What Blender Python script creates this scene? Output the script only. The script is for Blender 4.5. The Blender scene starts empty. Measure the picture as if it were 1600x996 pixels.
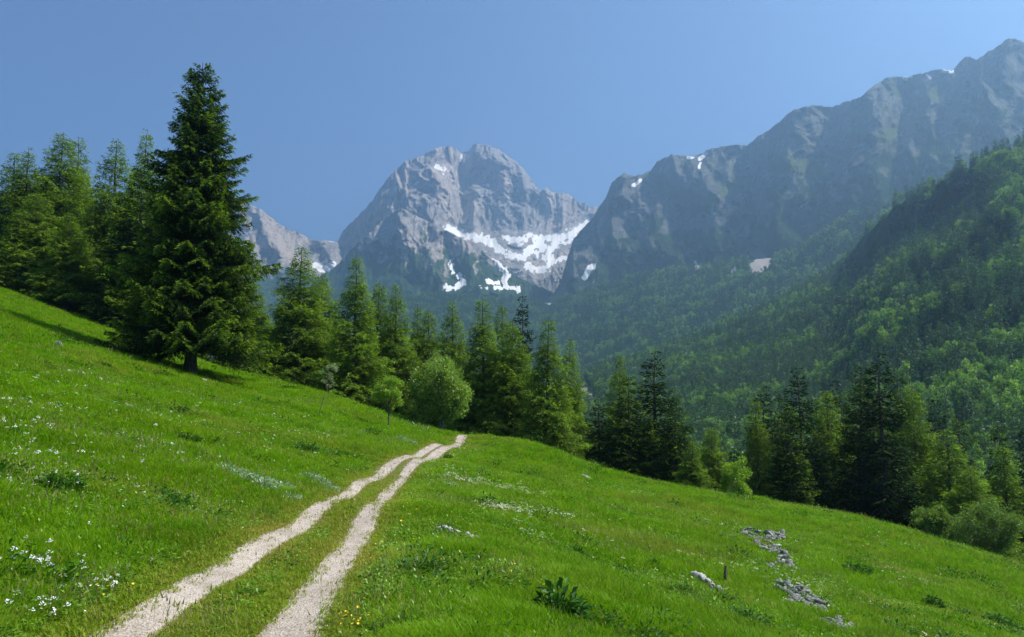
import bpy, math, random
import numpy as np
from mathutils import Vector
from mathutils.bvhtree import BVHTree
random.seed(7)
RG = np.random.default_rng(7)
R = math.radians
scene = bpy.context.scene
COL = scene.collection

# ------------------------------------------------------------------ camera, sky, sun, exposure
FOC, HORIZON = 1244.0, 620.0                 # focal length and eye level of the photograph, in its pixels
PITCH = math.atan((HORIZON - 498) / FOC)
CP, SP = math.cos(PITCH), math.sin(PITCH)
cam_d = bpy.data.cameras.new('camera')
cam = bpy.data.objects.new('camera', cam_d)
COL.objects.link(cam)
cam.location = (0, 0, 0)
cam.rotation_euler = (math.pi / 2 + PITCH, 0, 0)
cam_d.sensor_width = 36
cam_d.lens = 36 * FOC / 1600
cam_d.clip_start = 0.1
cam_d.clip_end = 60000
scene.camera = cam

SUN_AZ, SUN_EL = 86.0, 53.0                  # degrees right of the view direction, and above the horizon
world = bpy.data.worlds.new('World')
scene.world = world
world.use_nodes = True
wn = world.node_tree
bg = wn.nodes['Background']
sky = wn.nodes.new('ShaderNodeTexSky')
sky.sky_type = 'NISHITA'
sky.sun_disc = False
sky.sun_elevation = R(SUN_EL)
sky.sun_rotation = R(SUN_AZ)
sky.altitude = 3000
sky.air_density = 1.0
sky.dust_density = 1.2
sky.ozone_density = 4.0
wn.links.new(sky.outputs[0], bg.inputs[0])
bg.inputs[1].default_value = 0.086
sun_d = bpy.data.lights.new('sun', 'SUN')
sun = bpy.data.objects.new('sun', sun_d)
COL.objects.link(sun)
sun_d.energy = 5.0
sun_d.angle = R(0.53)
sun_d.color = (1.0, 0.93, 0.80)
sdir = Vector((math.sin(R(SUN_AZ)) * math.cos(R(SUN_EL)), math.cos(R(SUN_AZ)) * math.cos(R(SUN_EL)), math.sin(R(SUN_EL))))
sun.rotation_euler = sdir.to_track_quat('Z', 'Y').to_euler()
scene.view_settings.view_transform = 'Standard'
scene.view_settings.look = 'None'
scene.view_settings.gamma = 1
scene.view_settings.exposure = 0.88
scene.cycles.max_bounces = 8
scene.cycles.diffuse_bounces = 3
scene.cycles.glossy_bounces = 2
scene.cycles.transmission_bounces = 4
scene.cycles.transparent_max_bounces = 4
scene.cycles.volume_bounces = 1

# ------------------------------------------------------------------ numeric helpers
def P(px, py, d):
    """world point seen at photo pixel (px, py) when it stands d metres away along the view"""
    px = np.asarray(px, float); py = np.asarray(py, float); d = np.asarray(d, float)
    x = (px - 800) / FOC; v = (498 - py) / FOC
    dy = CP - v * SP; dz = SP + v * CP
    return np.stack(np.broadcast_arrays(x / dy * d, d, dz / dy * d), -1)
def proj(p):
    p = np.asarray(p, float)
    f = p[..., 1] * CP + p[..., 2] * SP; u = -p[..., 1] * SP + p[..., 2] * CP
    return 800 + FOC * p[..., 0] / f, 498 - FOC * u / f
_perm = np.random.default_rng(3).permutation(256)
_perm = np.concatenate([_perm, _perm, _perm])
_ang = np.random.default_rng(4).uniform(0, 2 * np.pi, 256)
_gx, _gy = np.cos(_ang), np.sin(_ang)
def perlin(x, y):
    x = np.asarray(x, float); y = np.asarray(y, float)
    xi = np.floor(x).astype(int); yi = np.floor(y).astype(int)
    xf = x - xi; yf = y - yi; xi &= 255; yi &= 255
    u = xf * xf * xf * (xf * (xf * 6 - 15) + 10); v = yf * yf * yf * (yf * (yf * 6 - 15) + 10)
    def g(a, b, fx, fy):
        h = _perm[_perm[(xi + a) & 255] + ((yi + b) & 255)] & 255
        return _gx[h] * fx + _gy[h] * fy
    n0 = g(0, 0, xf, yf) * (1 - u) + g(1, 0, xf - 1, yf) * u
    n1 = g(0, 1, xf, yf - 1) * (1 - u) + g(1, 1, xf - 1, yf - 1) * u
    return (n0 * (1 - v) + n1 * v) * 1.5
def fbm(x, y, o=4, g=0.5):
    a = 1; s = 0
    for i in range(o):
        s = s + a * perlin(x * 2 ** i + 17.3 * i, y * 2 ** i + 9.1 * i); a *= g
    return s
def poly_dist(px, py, pts):
    """distance from each (px, py) to a polyline"""
    best = np.full(np.shape(px), 1e9)
    for (ax, ay), (bx, by) in zip(pts[:-1], pts[1:]):
        dx, dy = bx - ax, by - ay
        t = np.clip(((px - ax) * dx + (py - ay) * dy) / (dx * dx + dy * dy + 1e-9), 0, 1)
        best = np.minimum(best, np.hypot(px - ax - t * dx, py - ay - t * dy))
    return best
def sm(e0, e1, x):
    t = np.clip((x - e0) / (e1 - e0), 0, 1)
    return t * t * (3 - 2 * t)
def curve(pts):
    a = np.array(pts, float)
    return lambda x: np.interp(x, a[:, 0], a[:, 1])

# ------------------------------------------------------------------ mesh and object helpers
def mesh(name, V, T, mats, attrs=None, smooth=False, mat_index=None, corner_uv=None):
    V = np.asarray(V, np.float32).reshape(-1, 3); T = np.asarray(T, np.int32)
    k = T.shape[1]
    me = bpy.data.meshes.new(name)
    me.vertices.add(len(V)); me.vertices.foreach_set('co', V.ravel())
    me.loops.add(T.size); me.loops.foreach_set('vertex_index', T.ravel())
    me.polygons.add(len(T)); me.polygons.foreach_set('loop_start', np.arange(0, T.size, k, dtype=np.int32))
    me.update(calc_edges=True)
    if smooth: me.polygons.foreach_set('use_smooth', np.ones(len(T), bool))
    for m in (mats if isinstance(mats, (list, tuple)) else [mats]): me.materials.append(m)
    if mat_index is not None: me.polygons.foreach_set('material_index', np.asarray(mat_index, np.int32))
    for n, a in (attrs or {}).items():
        a = np.asarray(a, np.float32)
        if a.ndim == 1:
            me.attributes.new(n, 'FLOAT', 'POINT').data.foreach_set('value', a)
        elif a.shape[1] == 3:
            me.attributes.new(n, 'FLOAT_VECTOR', 'POINT').data.foreach_set('vector', a.ravel())
    me.validate()
    return me
def link(name, me, parent=None, loc=None):
    o = bpy.data.objects.new(name, me); COL.objects.link(o)
    if parent is not None: o.parent = parent
    if loc is not None: o.location = loc
    return o
def tag(o, label, cat, group=None):
    o['label'] = label; o['category'] = cat
    if group: o['group'] = group
    return o
def thing(name, label, cat, loc, rz=0, group=None, s=1.0):
    o = bpy.data.objects.new(name, None); COL.objects.link(o)
    o.empty_display_size = 0.3
    o.location = loc; o.rotation_euler = (0, 0, rz)
    o.scale = s if isinstance(s, tuple) else (s, s, s)
    return tag(o, label, cat, group)
def grid_faces(nr, nc):
    i = np.arange((nr - 1) * (nc - 1)); r, c = i // (nc - 1), i % (nc - 1)
    a = r * nc + c
    return np.stack([a, a + 1, a + nc + 1, a + nc], -1)
class Parts:
    """collects vertex/triangle arrays into one mesh"""
    def __init__(s): s.V = []; s.T = []; s.t = []; s.n = 0
    def add(s, V, T, tint=0.0):
        V = np.asarray(V, float).reshape(-1, 3)
        s.V.append(V); s.T.append(np.asarray(T) + s.n); s.n += len(V)
        s.t.append(np.broadcast_to(np.asarray(tint, float), (len(V),)))
    def mesh(s, name, mat, smooth=False):
        return mesh(name, np.concatenate(s.V), np.concatenate(s.T), mat, {'tint': np.concatenate(s.t)}, smooth)
def tube(pts, rad, n=6):
    """tapered tube through points, triangles"""
    pts = np.asarray(pts, float); m = len(pts)
    tg = np.gradient(pts, axis=0); tg /= np.linalg.norm(tg, axis=1)[:, None] + 1e-9
    ref = np.array([1.0, 0, 0]) if abs(tg[0, 0]) < .8 else np.array([0, 1.0, 0])
    u = np.cross(tg, ref); u /= np.linalg.norm(u, axis=1)[:, None] + 1e-9
    w = np.cross(tg, u)
    a = np.linspace(0, 2 * np.pi, n, endpoint=False)
    V = pts[:, None] + (u[:, None] * np.cos(a)[None, :, None] + w[:, None] * np.sin(a)[None, :, None]) * np.asarray(rad, float)[:, None, None]
    T = []
    for r in range(m - 1):
        for k in range(n):
            a0 = r * n + k; a1 = r * n + (k + 1) % n
            T += [(a0, a1, a1 + n), (a0, a1 + n, a0 + n)]
    return V.reshape(-1, 3), np.array(T)
def tris(c, d, w, ln, wd):
    """little leaf triangles: base at c, pointing along d, wide along w"""
    ln = np.asarray(ln)[:, None]; wd = np.asarray(wd)[:, None]
    V = np.stack([c - w * wd / 2, c + w * wd / 2, c + d * ln], 1)
    return V.reshape(-1, 3), np.arange(len(c) * 3).reshape(-1, 3)
def unit(v): return v / (np.linalg.norm(v, axis=-1, keepdims=True) + 1e-9)

# ------------------------------------------------------------------ material helpers
def newmat(name):
    m = bpy.data.materials.new(name); m.use_nodes = True
    nt = m.node_tree; nt.nodes.clear()
    out = nt.nodes.new('ShaderNodeOutputMaterial')
    return m, nt, out
def N(nt, t, **kw):
    n = nt.nodes.new(t)
    for k, v in kw.items():
        if k.startswith('i_'):
            n.inputs[int(k[2:]) if k[2:].isdigit() else k[2:].replace('_', ' ')].default_value = v
        else: setattr(n, k, v)
    return n
def attr(nt, name, typ='GEOMETRY'):
    return N(nt, 'ShaderNodeAttribute', attribute_name=name, attribute_type=typ)
def mix(nt, f, a, b, blend='MIX'):
    m = nt.nodes.new('ShaderNodeMix'); m.data_type = 'RGBA'; m.blend_type = blend
    for s, v in ((m.inputs[0], f), (m.inputs[6], a), (m.inputs[7], b)):
        if hasattr(v, 'is_linked') or isinstance(v, bpy.types.NodeSocket): nt.links.new(v, s)
        elif isinstance(v, (int, float)): s.default_value = v
        else: s.default_value = (*v, 1)
    return m.outputs[2]
def math_(nt, op, a, b=None, c=None, clamp=False):
    m = nt.nodes.new('ShaderNodeMath'); m.operation = op; m.use_clamp = clamp
    for s, v in zip(m.inputs, (a, b, c)):
        if v is None: continue
        if isinstance(v, bpy.types.NodeSocket): nt.links.new(v, s)
        else: s.default_value = v
    return m.outputs[0]
def noise(nt, scale, detail=3, rough=.55, vec=None, dist=0):
    n = N(nt, 'ShaderNodeTexNoise'); n.inputs['Scale'].default_value = scale
    n.inputs['Detail'].default_value = detail; n.inputs['Roughness'].default_value = rough; n.inputs['Distortion'].default_value = dist
    if vec is not None: nt.links.new(vec, n.inputs['Vector'])
    return n.outputs['Fac']
def ramp(nt, f, e0, e1):
    m = nt.nodes.new('ShaderNodeMapRange'); m.interpolation_type = 'SMOOTHSTEP'
    nt.links.new(f, m.inputs[0]); m.inputs[1].default_value = e0; m.inputs[2].default_value = e1
    return m.outputs[0]
def wpos(nt): return N(nt, 'ShaderNodeNewGeometry').outputs['Position']

def leaf_mat(name, dark, light, transl=0.35, rnd=0.25, patch=0.0, patch_scale=.1, dry=None, gloss=0.03, zone=None):
    """foliage: diffuse + light through the leaf; tint attribute runs from old needles/leaves to fresh growth"""
    m, nt, out = newmat(name)
    t = attr(nt, 'tint').outputs['Fac']
    oi = N(nt, 'ShaderNodeObjectInfo')
    r = math_(nt, 'MULTIPLY_ADD', oi.outputs['Random'], rnd, -rnd / 2)
    f = math_(nt, 'ADD', t, r, clamp=True)
    if patch:
        pn = noise(nt, patch_scale, 3, .6, oi.outputs['Location'])
        f = math_(nt, 'ADD', f, math_(nt, 'MULTIPLY_ADD', pn, patch * 2, -patch), clamp=True)
    c = mix(nt, f, dark, light)
    if zone:
        zn = noise(nt, zone[0], 2, .6, oi.outputs['Location'])
        c = mix(nt, math_(nt, 'MULTIPLY', ramp(nt, zn, .5, .72), zone[2]), c, zone[1])
    if dry:
        c = mix(nt, attr(nt, 'dry', 'INSTANCER').outputs['Fac'], c, dry)
    d = N(nt, 'ShaderNodeBsdfDiffuse'); nt.links.new(c, d.inputs[0])
    tr = N(nt, 'ShaderNodeBsdfTranslucent')
    c2 = mix(nt, 1.0, c, (1.15, 1.25, .55), 'MULTIPLY')
    nt.links.new(c2, tr.inputs[0])
    ms = N(nt, 'ShaderNodeMixShader'); ms.inputs[0].default_value = transl
    nt.links.new(d.outputs[0], ms.inputs[1]); nt.links.new(tr.outputs[0], ms.inputs[2])
    gl = N(nt, 'ShaderNodeBsdfGlossy'); gl.inputs['Roughness'].default_value = .45
    ms2 = N(nt, 'ShaderNodeMixShader'); ms2.inputs[0].default_value = gloss
    nt.links.new(ms.outputs[0], ms2.inputs[1]); nt.links.new(gl.outputs[0], ms2.inputs[2])
    nt.links.new(ms2.outputs[0], out.inputs[0])
    return m
def solid_mat(name, a, b, scale, rough=.85, bump=.3, bscale=None, transl=0, sp=.2):
    m, nt, out = newmat(name)
    co = N(nt, 'ShaderNodeTexCoord').outputs['Object']
    c = mix(nt, ramp(nt, noise(nt, scale, 4, .6, co), .35, .65), a, b)
    p = N(nt, 'ShaderNodeBsdfPrincipled'); nt.links.new(c, p.inputs['Base Color'])
    p.inputs['Roughness'].default_value = rough; p.inputs['Specular IOR Level'].default_value = sp
    if bump:
        bn = N(nt, 'ShaderNodeBump'); bn.inputs['Strength'].default_value = bump
        nt.links.new(noise(nt, bscale or scale * 3, 5, .65, co), bn.inputs['Height']); nt.links.new(bn.outputs[0], p.inputs['Normal'])
    nt.links.new(p.outputs[0], out.inputs[0])
    return m
M = {}
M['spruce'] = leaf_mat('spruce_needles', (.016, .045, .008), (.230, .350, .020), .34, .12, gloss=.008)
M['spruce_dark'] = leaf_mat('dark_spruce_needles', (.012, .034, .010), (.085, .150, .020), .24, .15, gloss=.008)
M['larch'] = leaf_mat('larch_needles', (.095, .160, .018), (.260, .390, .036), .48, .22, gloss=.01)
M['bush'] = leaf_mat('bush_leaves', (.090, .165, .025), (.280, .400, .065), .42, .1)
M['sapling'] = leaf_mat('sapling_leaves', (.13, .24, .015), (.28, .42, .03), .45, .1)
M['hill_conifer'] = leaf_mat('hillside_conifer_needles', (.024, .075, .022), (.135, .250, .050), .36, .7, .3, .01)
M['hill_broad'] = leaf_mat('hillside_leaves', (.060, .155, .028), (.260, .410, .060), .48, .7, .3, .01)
M['bark'] = solid_mat('bark', (.055, .045, .036), (.115, .098, .082), 6, .9, .6)
M['pale_bark'] = solid_mat('pale_bark', (.12, .11, .10), (.24, .22, .2), 6, .9, .4)
M['plant'] = leaf_mat('dark_herb_leaves', (.014, .062, .006), (.065, .175, .012), .26, .3, gloss=.02)
M['silver'] = leaf_mat('silvery_herb_leaves', (.14, .25, .10), (.46, .55, .38), .25, .2)
M['pebble'] = solid_mat('pebbles', (.32, .27, .22), (.55, .49, .42), 1.5, .95, .2)
M['stone'] = solid_mat('limestone', (.060, .060, .060), (.25, .245, .24), 3.5, .9, .8, 9)
M['stone_pale'] = solid_mat('pale_limestone', (.20, .195, .185), (.50, .48, .45), 3.5, .9, .8, 9)
M['wood'] = solid_mat('weathered_wood', (.06, .045, .03), (.14, .115, .085), 8, .9, .5)
M['white_petal'] = solid_mat('white_petals', (.7, .7, .66), (.8, .8, .78), 4, .8, 0)
M['cream_petal'] = solid_mat('cream_blossom', (.45, .48, .30), (.62, .62, .45), 4, .8, 0)
M['yellow_petal'] = solid_mat('yellow_petals', (.75, .48, .02), (.8, .6, .05), 4, .8, 0)
M['grass'] = leaf_mat('grass_blades', (.060, .175, .003), (.235, .420, .006), .45, .45, .42, .55, dry=(.30, .25, .06), gloss=.006, zone=(.16, (.19, .25, .012), .4))

# meadow turf
m, nt, out = newmat('turf')
pos = wpos(nt)
c = mix(nt, ramp(nt, noise(nt, .25, 4, .6, pos), .35, .65), (.036, .105, .005), (.085, .175, .010))
c = mix(nt, ramp(nt, noise(nt, 3.0, 4, .7, pos), .45, .75), c, (.10, .15, .02))
c = mix(nt, attr(nt, 'dirt').outputs['Fac'], c, (.16, .13, .055))
c = mix(nt, attr(nt, 'forest').outputs['Fac'], c, (.045, .05, .02))
p = N(nt, 'ShaderNodeBsdfDiffuse'); nt.links.new(c, p.inputs[0])
bn = N(nt, 'ShaderNodeBump'); bn.inputs['Strength'].default_value = .8; bn.inputs['Distance'].default_value = .15
nt.links.new(noise(nt, 6, 5, .7, pos), bn.inputs['Height']); nt.links.new(bn.outputs[0], p.inputs['Normal'])
nt.links.new(p.outputs[0], out.inputs[0]); M['turf'] = m
# gravel
m, nt, out = newmat('gravel')
pos = wpos(nt)
v = N(nt, 'ShaderNodeTexVoronoi'); v.inputs['Scale'].default_value = 38; nt.links.new(pos, v.inputs['Vector'])
c = mix(nt, ramp(nt, noise(nt, 1.1, 6, .7, pos), .38, .62), (.26, .205, .16), (.42, .35, .295))
c = mix(nt, math_(nt, 'MULTIPLY', v.outputs['Color'], .55), c, (.57, .50, .44))
c = mix(nt, ramp(nt, noise(nt, 60, 3, .7, pos), .50, .66), c, (.17, .14, .105))
e = attr(nt, 'edge').outputs['Fac']
ef = math_(nt, 'ADD', e, math_(nt, 'MULTIPLY_ADD', noise(nt, 7, 4, .7, pos), .9, -.45))
c = mix(nt, ramp(nt, ef, .55, .95), c, (.17, .14, .05))
p = N(nt, 'ShaderNodeBsdfPrincipled'); nt.links.new(c, p.inputs['Base Color']); p.inputs['Roughness'].default_value = .95
p.inputs['Specular IOR Level'].default_value = .1
bn = N(nt, 'ShaderNodeBump'); bn.inputs['Strength'].default_value = .7; bn.inputs['Distance'].default_value = .02
nt.links.new(v.outputs['Distance'], bn.inputs['Height']); nt.links.new(bn.outputs[0], p.inputs['Normal'])
nt.links.new(p.outputs[0], out.inputs[0]); M['gravel'] = m
# mountain rock, with snow, scrub and pale scree masks
def rock_mat(name, ra, rb, warm, lo=.42, hi=1.6, bump=.9):
    m, nt, out = newmat(name)
    pos = wpos(nt)
    mp = N(nt, 'ShaderNodeMapping'); mp.inputs['Scale'].default_value = (1, 1, .45); nt.links.new(pos, mp.inputs['Vector'])
    q = mp.outputs[0]
    c = mix(nt, ramp(nt, noise(nt, .012, 6, .7, q, .6), .32, .68), ra, rb)
    c = mix(nt, ramp(nt, noise(nt, .0035, 3, .6, q), .42, .66), c, warm)
    c = mix(nt, ramp(nt, noise(nt, .05, 5, .75, q), .50, .66), c, tuple(x * lo for x in ra))
    c = mix(nt, ramp(nt, noise(nt, .038, 5, .75, pos), .54, .68), c, tuple(min(.75, x * hi) for x in rb))
    n1 = noise(nt, .03, 5, .7, pos)
    def mask(nm, lo=.35, hi=.65, k=.6):
        return ramp(nt, math_(nt, 'ADD', attr(nt, nm).outputs['Fac'], math_(nt, 'MULTIPLY_ADD', n1, k, -k / 2)), lo, hi)
    veg = mix(nt, ramp(nt, noise(nt, .05, 4, .7, pos), .35, .65), (.022, .050, .018), (.055, .095, .032))
    c = mix(nt, mask('veg'), c, veg)
    c = mix(nt, mask('lawn'), c, (.13, .17, .055))
    c = mix(nt, mask('scree'), c, (.38, .34, .31))
    c = mix(nt, mask('snow', .36, .5, .3), c, (.80, .785, .78))
    p = N(nt, 'ShaderNodeBsdfDiffuse'); nt.links.new(c, p.inputs[0])
    bn = N(nt, 'ShaderNodeBump'); nt.links.new(math_(nt, 'MULTIPLY_ADD', mask('snow', .3, .5, .2), -.85 * bump, bump), bn.inputs['Strength']); bn.inputs['Distance'].default_value = 22
    nt.links.new(noise(nt, .03, 7, .78, q), bn.inputs['Height']); nt.links.new(bn.outputs[0], p.inputs['Normal'])
    nt.links.new(p.outputs[0], out.inputs[0])
    return m
M['rock'] = rock_mat('mountain_rock', (.20, .19, .185), (.38, .355, .335), (.47, .39, .33))
M['rock2'] = rock_mat('ridge_rock', (.145, .150, .140), (.25, .25, .23), (.17, .185, .13), .55, 1.5, 1.4)
m, nt, out = newmat('forest_floor')
c = mix(nt, ramp(nt, noise(nt, .03, 4, .6, wpos(nt)), .35, .65), (.020, .045, .014), (.05, .085, .025))
c = mix(nt, ramp(nt, attr(nt, 'scree').outputs['Fac'], .4, .6), c, (.36, .32, .29))
p = N(nt, 'ShaderNodeBsdfDiffuse'); nt.links.new(c, p.inputs[0]); nt.links.new(p.outputs[0], out.inputs[0]); M['floor'] = m

# ------------------------------------------------------------------ the meadow: a height field through surveyed points
CT = [(320,996,7.6),(420,900,10.8),(500,830,15.2),(560,780,20.5),(600,747,27),(650,715,37),(690,697,46),(722,692,53),(705,720,80),
(0,996,6.4),(0,900,7.8),(0,800,10),(0,700,14.5),(0,620,22),(0,560,30),(0,520,41),(0,495,51),(0,470,66),(0,454,82),(0,462,120),
(300,830,11.8),(300,750,16.3),(300,700,21.8),(300,650,31),(300,614,42),(300,589,54),(300,573,64),(300,563,77),(300,572,100),(300,590,125),
(500,618,62),(500,650,45),(500,690,32),(500,740,22.5),(500,645,85),(500,710,120),
(600,648,58),(600,672,47),(600,700,36),(600,690,80),(652,677,52),(672,690,50),(660,705,70),(690,690,60),
(150,509,78),(150,536,56),(150,560,43),(150,640,23),(150,760,13),(150,900,8.6),(150,522,112),
(430,599,68),(430,618,52),(430,635,100),
(745,680,55),(745,705,75),(745,800,110),(722,688,58),
(830,700,52),(830,760,31),(830,830,19),(830,900,12.8),(830,996,8.5),(830,770,75),
(700,740,29.5),(700,800,17.7),(700,900,10.9),(700,996,7.9),
(960,750,50),(960,800,33),(960,880,18.5),(960,996,9.8),(960,840,75),
(1130,778,52),(1130,830,33),(1130,900,19.5),(1130,996,12),(1130,880,78),
(1300,808,54),(1300,860,35),(1300,920,23),(1300,996,15),(1300,920,80),
(1450,845,52),(1450,900,35),(1450,996,18.5),(1450,960,75),
(1600,891,48),(1600,940,33),(1600,996,22),(1600,1020,70),
(1800,960,46),(1800,1060,22),(-200,410,80),(-200,500,34),(-200,620,15)]
CW = [(0,0,-2.1),(-3,0,-2.0),(3,0,-2.6),(0,-15,-1.6),(-15,-10,1.2),(12,-10,-5),(-15,4,1.2),(12,6,-5.2),
(-130,140,16),(-60,150,6),(-10,150,-30),(60,150,-60),(120,120,-60),(90,30,-38),(60,0,-24),(-70,10,15)]
CA = np.array([P(*t) for t in CT] + [np.array(w, float) for w in CW])
def _U(r2): return np.where(r2 > 1e-12, .5 * r2 * np.log(np.maximum(r2, 1e-12)), 0)
_q = CA[:, :2] / 20.0; _n = len(CA)
_K = _U(((_q[:, None] - _q[None]) ** 2).sum(-1)) + np.eye(_n) * 2e-3
_Pm = np.c_[np.ones(_n), _q]
_w = np.linalg.solve(np.block([[_K, _Pm], [_Pm.T, np.zeros((3, 3))]]), np.r_[CA[:, 2], 0, 0, 0])
def height(X, Y):
    X = np.asarray(X, float); Y = np.asarray(Y, float); sh = X.shape
    x = X.ravel() / 20; y = Y.ravel() / 20; o = np.empty(x.size)
    for i in range(0, x.size, 20000):
        xs = x[i:i + 20000]; ys = y[i:i + 20000]
        o[i:i + 20000] = _U((xs[:, None] - _q[:, 0]) ** 2 + (ys[:, None] - _q[:, 1]) ** 2) @ _w[:_n] + _w[_n] + _w[_n + 1] * xs + _w[_n + 2] * ys
    return o.reshape(sh)
# the two wheel ruts: (row, left edge, right edge) as surveyed
LR = [(996,136,241),(965,178,270),(934,241,305),(915,270,336),(886,322,385),(870,358,414),(839,406,457),(807,461,500),(783,505,540),(761,541,573),(747,562,591),(733,587,619),(718,623,648),(708,641,666),(697,668,690)]
RR = [(996,393,503),(950,434,516),(926,455,539),(902,476,546),(890,491,557),(854,519,575),(819,546,594),(783,576,612),(747,612,637),(726,637,662),(711,666,691),(698,692,717),(692,706,731)]
_dm = np.r_[np.arange(4, 20, .1), np.arange(20, 130, .4)]
def ground_at(px, py):
    """first place where the view ray of a photo pixel meets the meadow"""
    pts = P(px, py, _dm); h = height(pts[:, 0], pts[:, 1])
    k = np.argmax(pts[:, 2] <= h)
    if pts[k, 2] > h[k]: k = np.argmin(pts[:, 2] - h)
    return np.array([pts[k, 0], pts[k, 1], h[k]])
def rut(rows):
    a = np.array([np.r_[ground_at(l, y)[:2], ground_at(r, y)[:2]] for y, l, r in rows])
    cx = (a[:, 0] + a[:, 2]) / 2; cy = (a[:, 1] + a[:, 3]) / 2; w = np.abs(a[:, 2] - a[:, 0])
    o = np.argsort(cy); cx, cy, w = cx[o], cy[o], w[o]
    f = np.polyfit(cy, cx, 3); s = np.polyfit(cy[:4], cx[:4], 1)
    ys = np.arange(-14, cy[-1] + 3, .12)
    xs = np.where(ys < cy[0] + 1, np.polyval(f, cy[0] + 1) + s[0] * (ys - cy[0] - 1), np.interp(ys, cy, cx) * .35 + np.polyval(f, np.clip(ys, cy[0], cy[-1])) * .65)
    k = np.ones(25) / 25; xs = np.convolve(np.pad(xs, 12, 'edge'), k, 'valid')
    return xs, ys, np.clip(np.interp(ys, cy, w), .45, .85) * np.interp(ys, [9, 22], [1.04, .84])
ruts = [rut(LR), rut(RR)]
def rut_gap(X, Y):
    """metres outside the nearer rut's edge (negative inside)"""
    g = np.full(np.shape(X), 1e9)
    for xs, ys, w in ruts:
        d = np.abs(X - np.interp(Y, ys, xs)) - np.interp(Y, ys, w) / 2
        d = np.where((Y > ys[-1]) | (Y < ys[0]), 1e9, d); g = np.minimum(g, d)
    return g
ang = np.concatenate([np.linspace(-math.pi, -R(42), 70, endpoint=False), np.linspace(-R(42), R(42), 330), np.linspace(R(42), math.pi, 71)[1:]])
rad = np.concatenate([[0.02], np.geomspace(1.2, 210, 230)])
AA, RD = np.meshgrid(ang, rad)
X = np.sin(AA) * RD; Y = np.cos(AA) * RD
Z = height(X, Y)
gap = rut_gap(X, Y)
und = fbm(X * .45, Y * .45, 4) * .11 + fbm(X * .09, Y * .09, 2) * .10
Z = Z + und * sm(0, 1.0, gap) - .03 * (1 - sm(-.1, .3, gap))
Z = np.where(RD > 150, np.minimum(Z, Z - (RD - 150) * .35 * sm(-10, 30, X)), Z)
Z = np.maximum(Z, -118)
turf_forest = sm(-2, 6, -(1e3 * np.ones_like(Z))) * 0
me = mesh('meadow', np.stack([X, Y, Z], -1), grid_faces(len(rad), len(ang)), M['turf'],
          {'dirt': (1 - sm(-.05, .28, gap + fbm(X * 2, Y * 2, 2) * .12)).ravel(), 'forest': (sm(62, 84, RD + fbm(X * .1, Y * .1, 2) * 4)).ravel()}, True)
meadow = link('meadow', me); meadow['kind'] = 'structure'
bvh = BVHTree.FromPolygons([tuple(v) for v in np.stack([X, Y, Z], -1).reshape(-1, 3)], [tuple(f) for f in grid_faces(len(rad), len(ang))])
def gz(x, y):
    h = bvh.ray_cast(Vector((float(x), float(y), 300)), Vector((0, 0, -1)))[0]
    return h.z if h is not None else float(height(np.array([x]), np.array([y]))[0])
def gpt(px, py, sink=0):
    d_ = Vector(P(px, py, 10.0)).normalized(); h = bvh.ray_cast(d_ * 3, d_)[0]
    if h is None: g = ground_at(px, py); h = Vector((g[0], g[1], gz(g[0], g[1])))
    d_ = Vector(P(px, py + 90 / h.length, 10.0)).normalized(); h2 = bvh.ray_cast(d_ * 3, d_)[0]
    h = h2 if h2 is not None and abs(h2.y - h.y) < 4 else h
    return h - Vector((0, 0, sink))
for xs, ys, w in ruts:
    nc = 11; V = []; E = []
    for i in range(len(ys)):
        for j in range(nc):
            u = j / (nc - 1) * 2 - 1
            hw = w[i] / 2 * (.98 + .15 * perlin(ys[i] * 1.6 + (3 if u > 0 else 40), xs[0] * 7) + .12 * perlin(ys[i] * 6, 5 if u > 0 else 9)) if abs(u) == 1 else w[i] / 2
            x = xs[i] + u * hw
            V.append((x, ys[i], gz(x, ys[i]) + .028 - .05 * max(0, abs(u) - .8) * 5 * .6)); E.append(abs(u) ** 3)
    o = link('gravel_track', mesh('gravel_track', V, grid_faces(len(ys), nc), M['gravel'], {'edge': np.array(E)}, True)); o['kind'] = 'structure'

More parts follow.
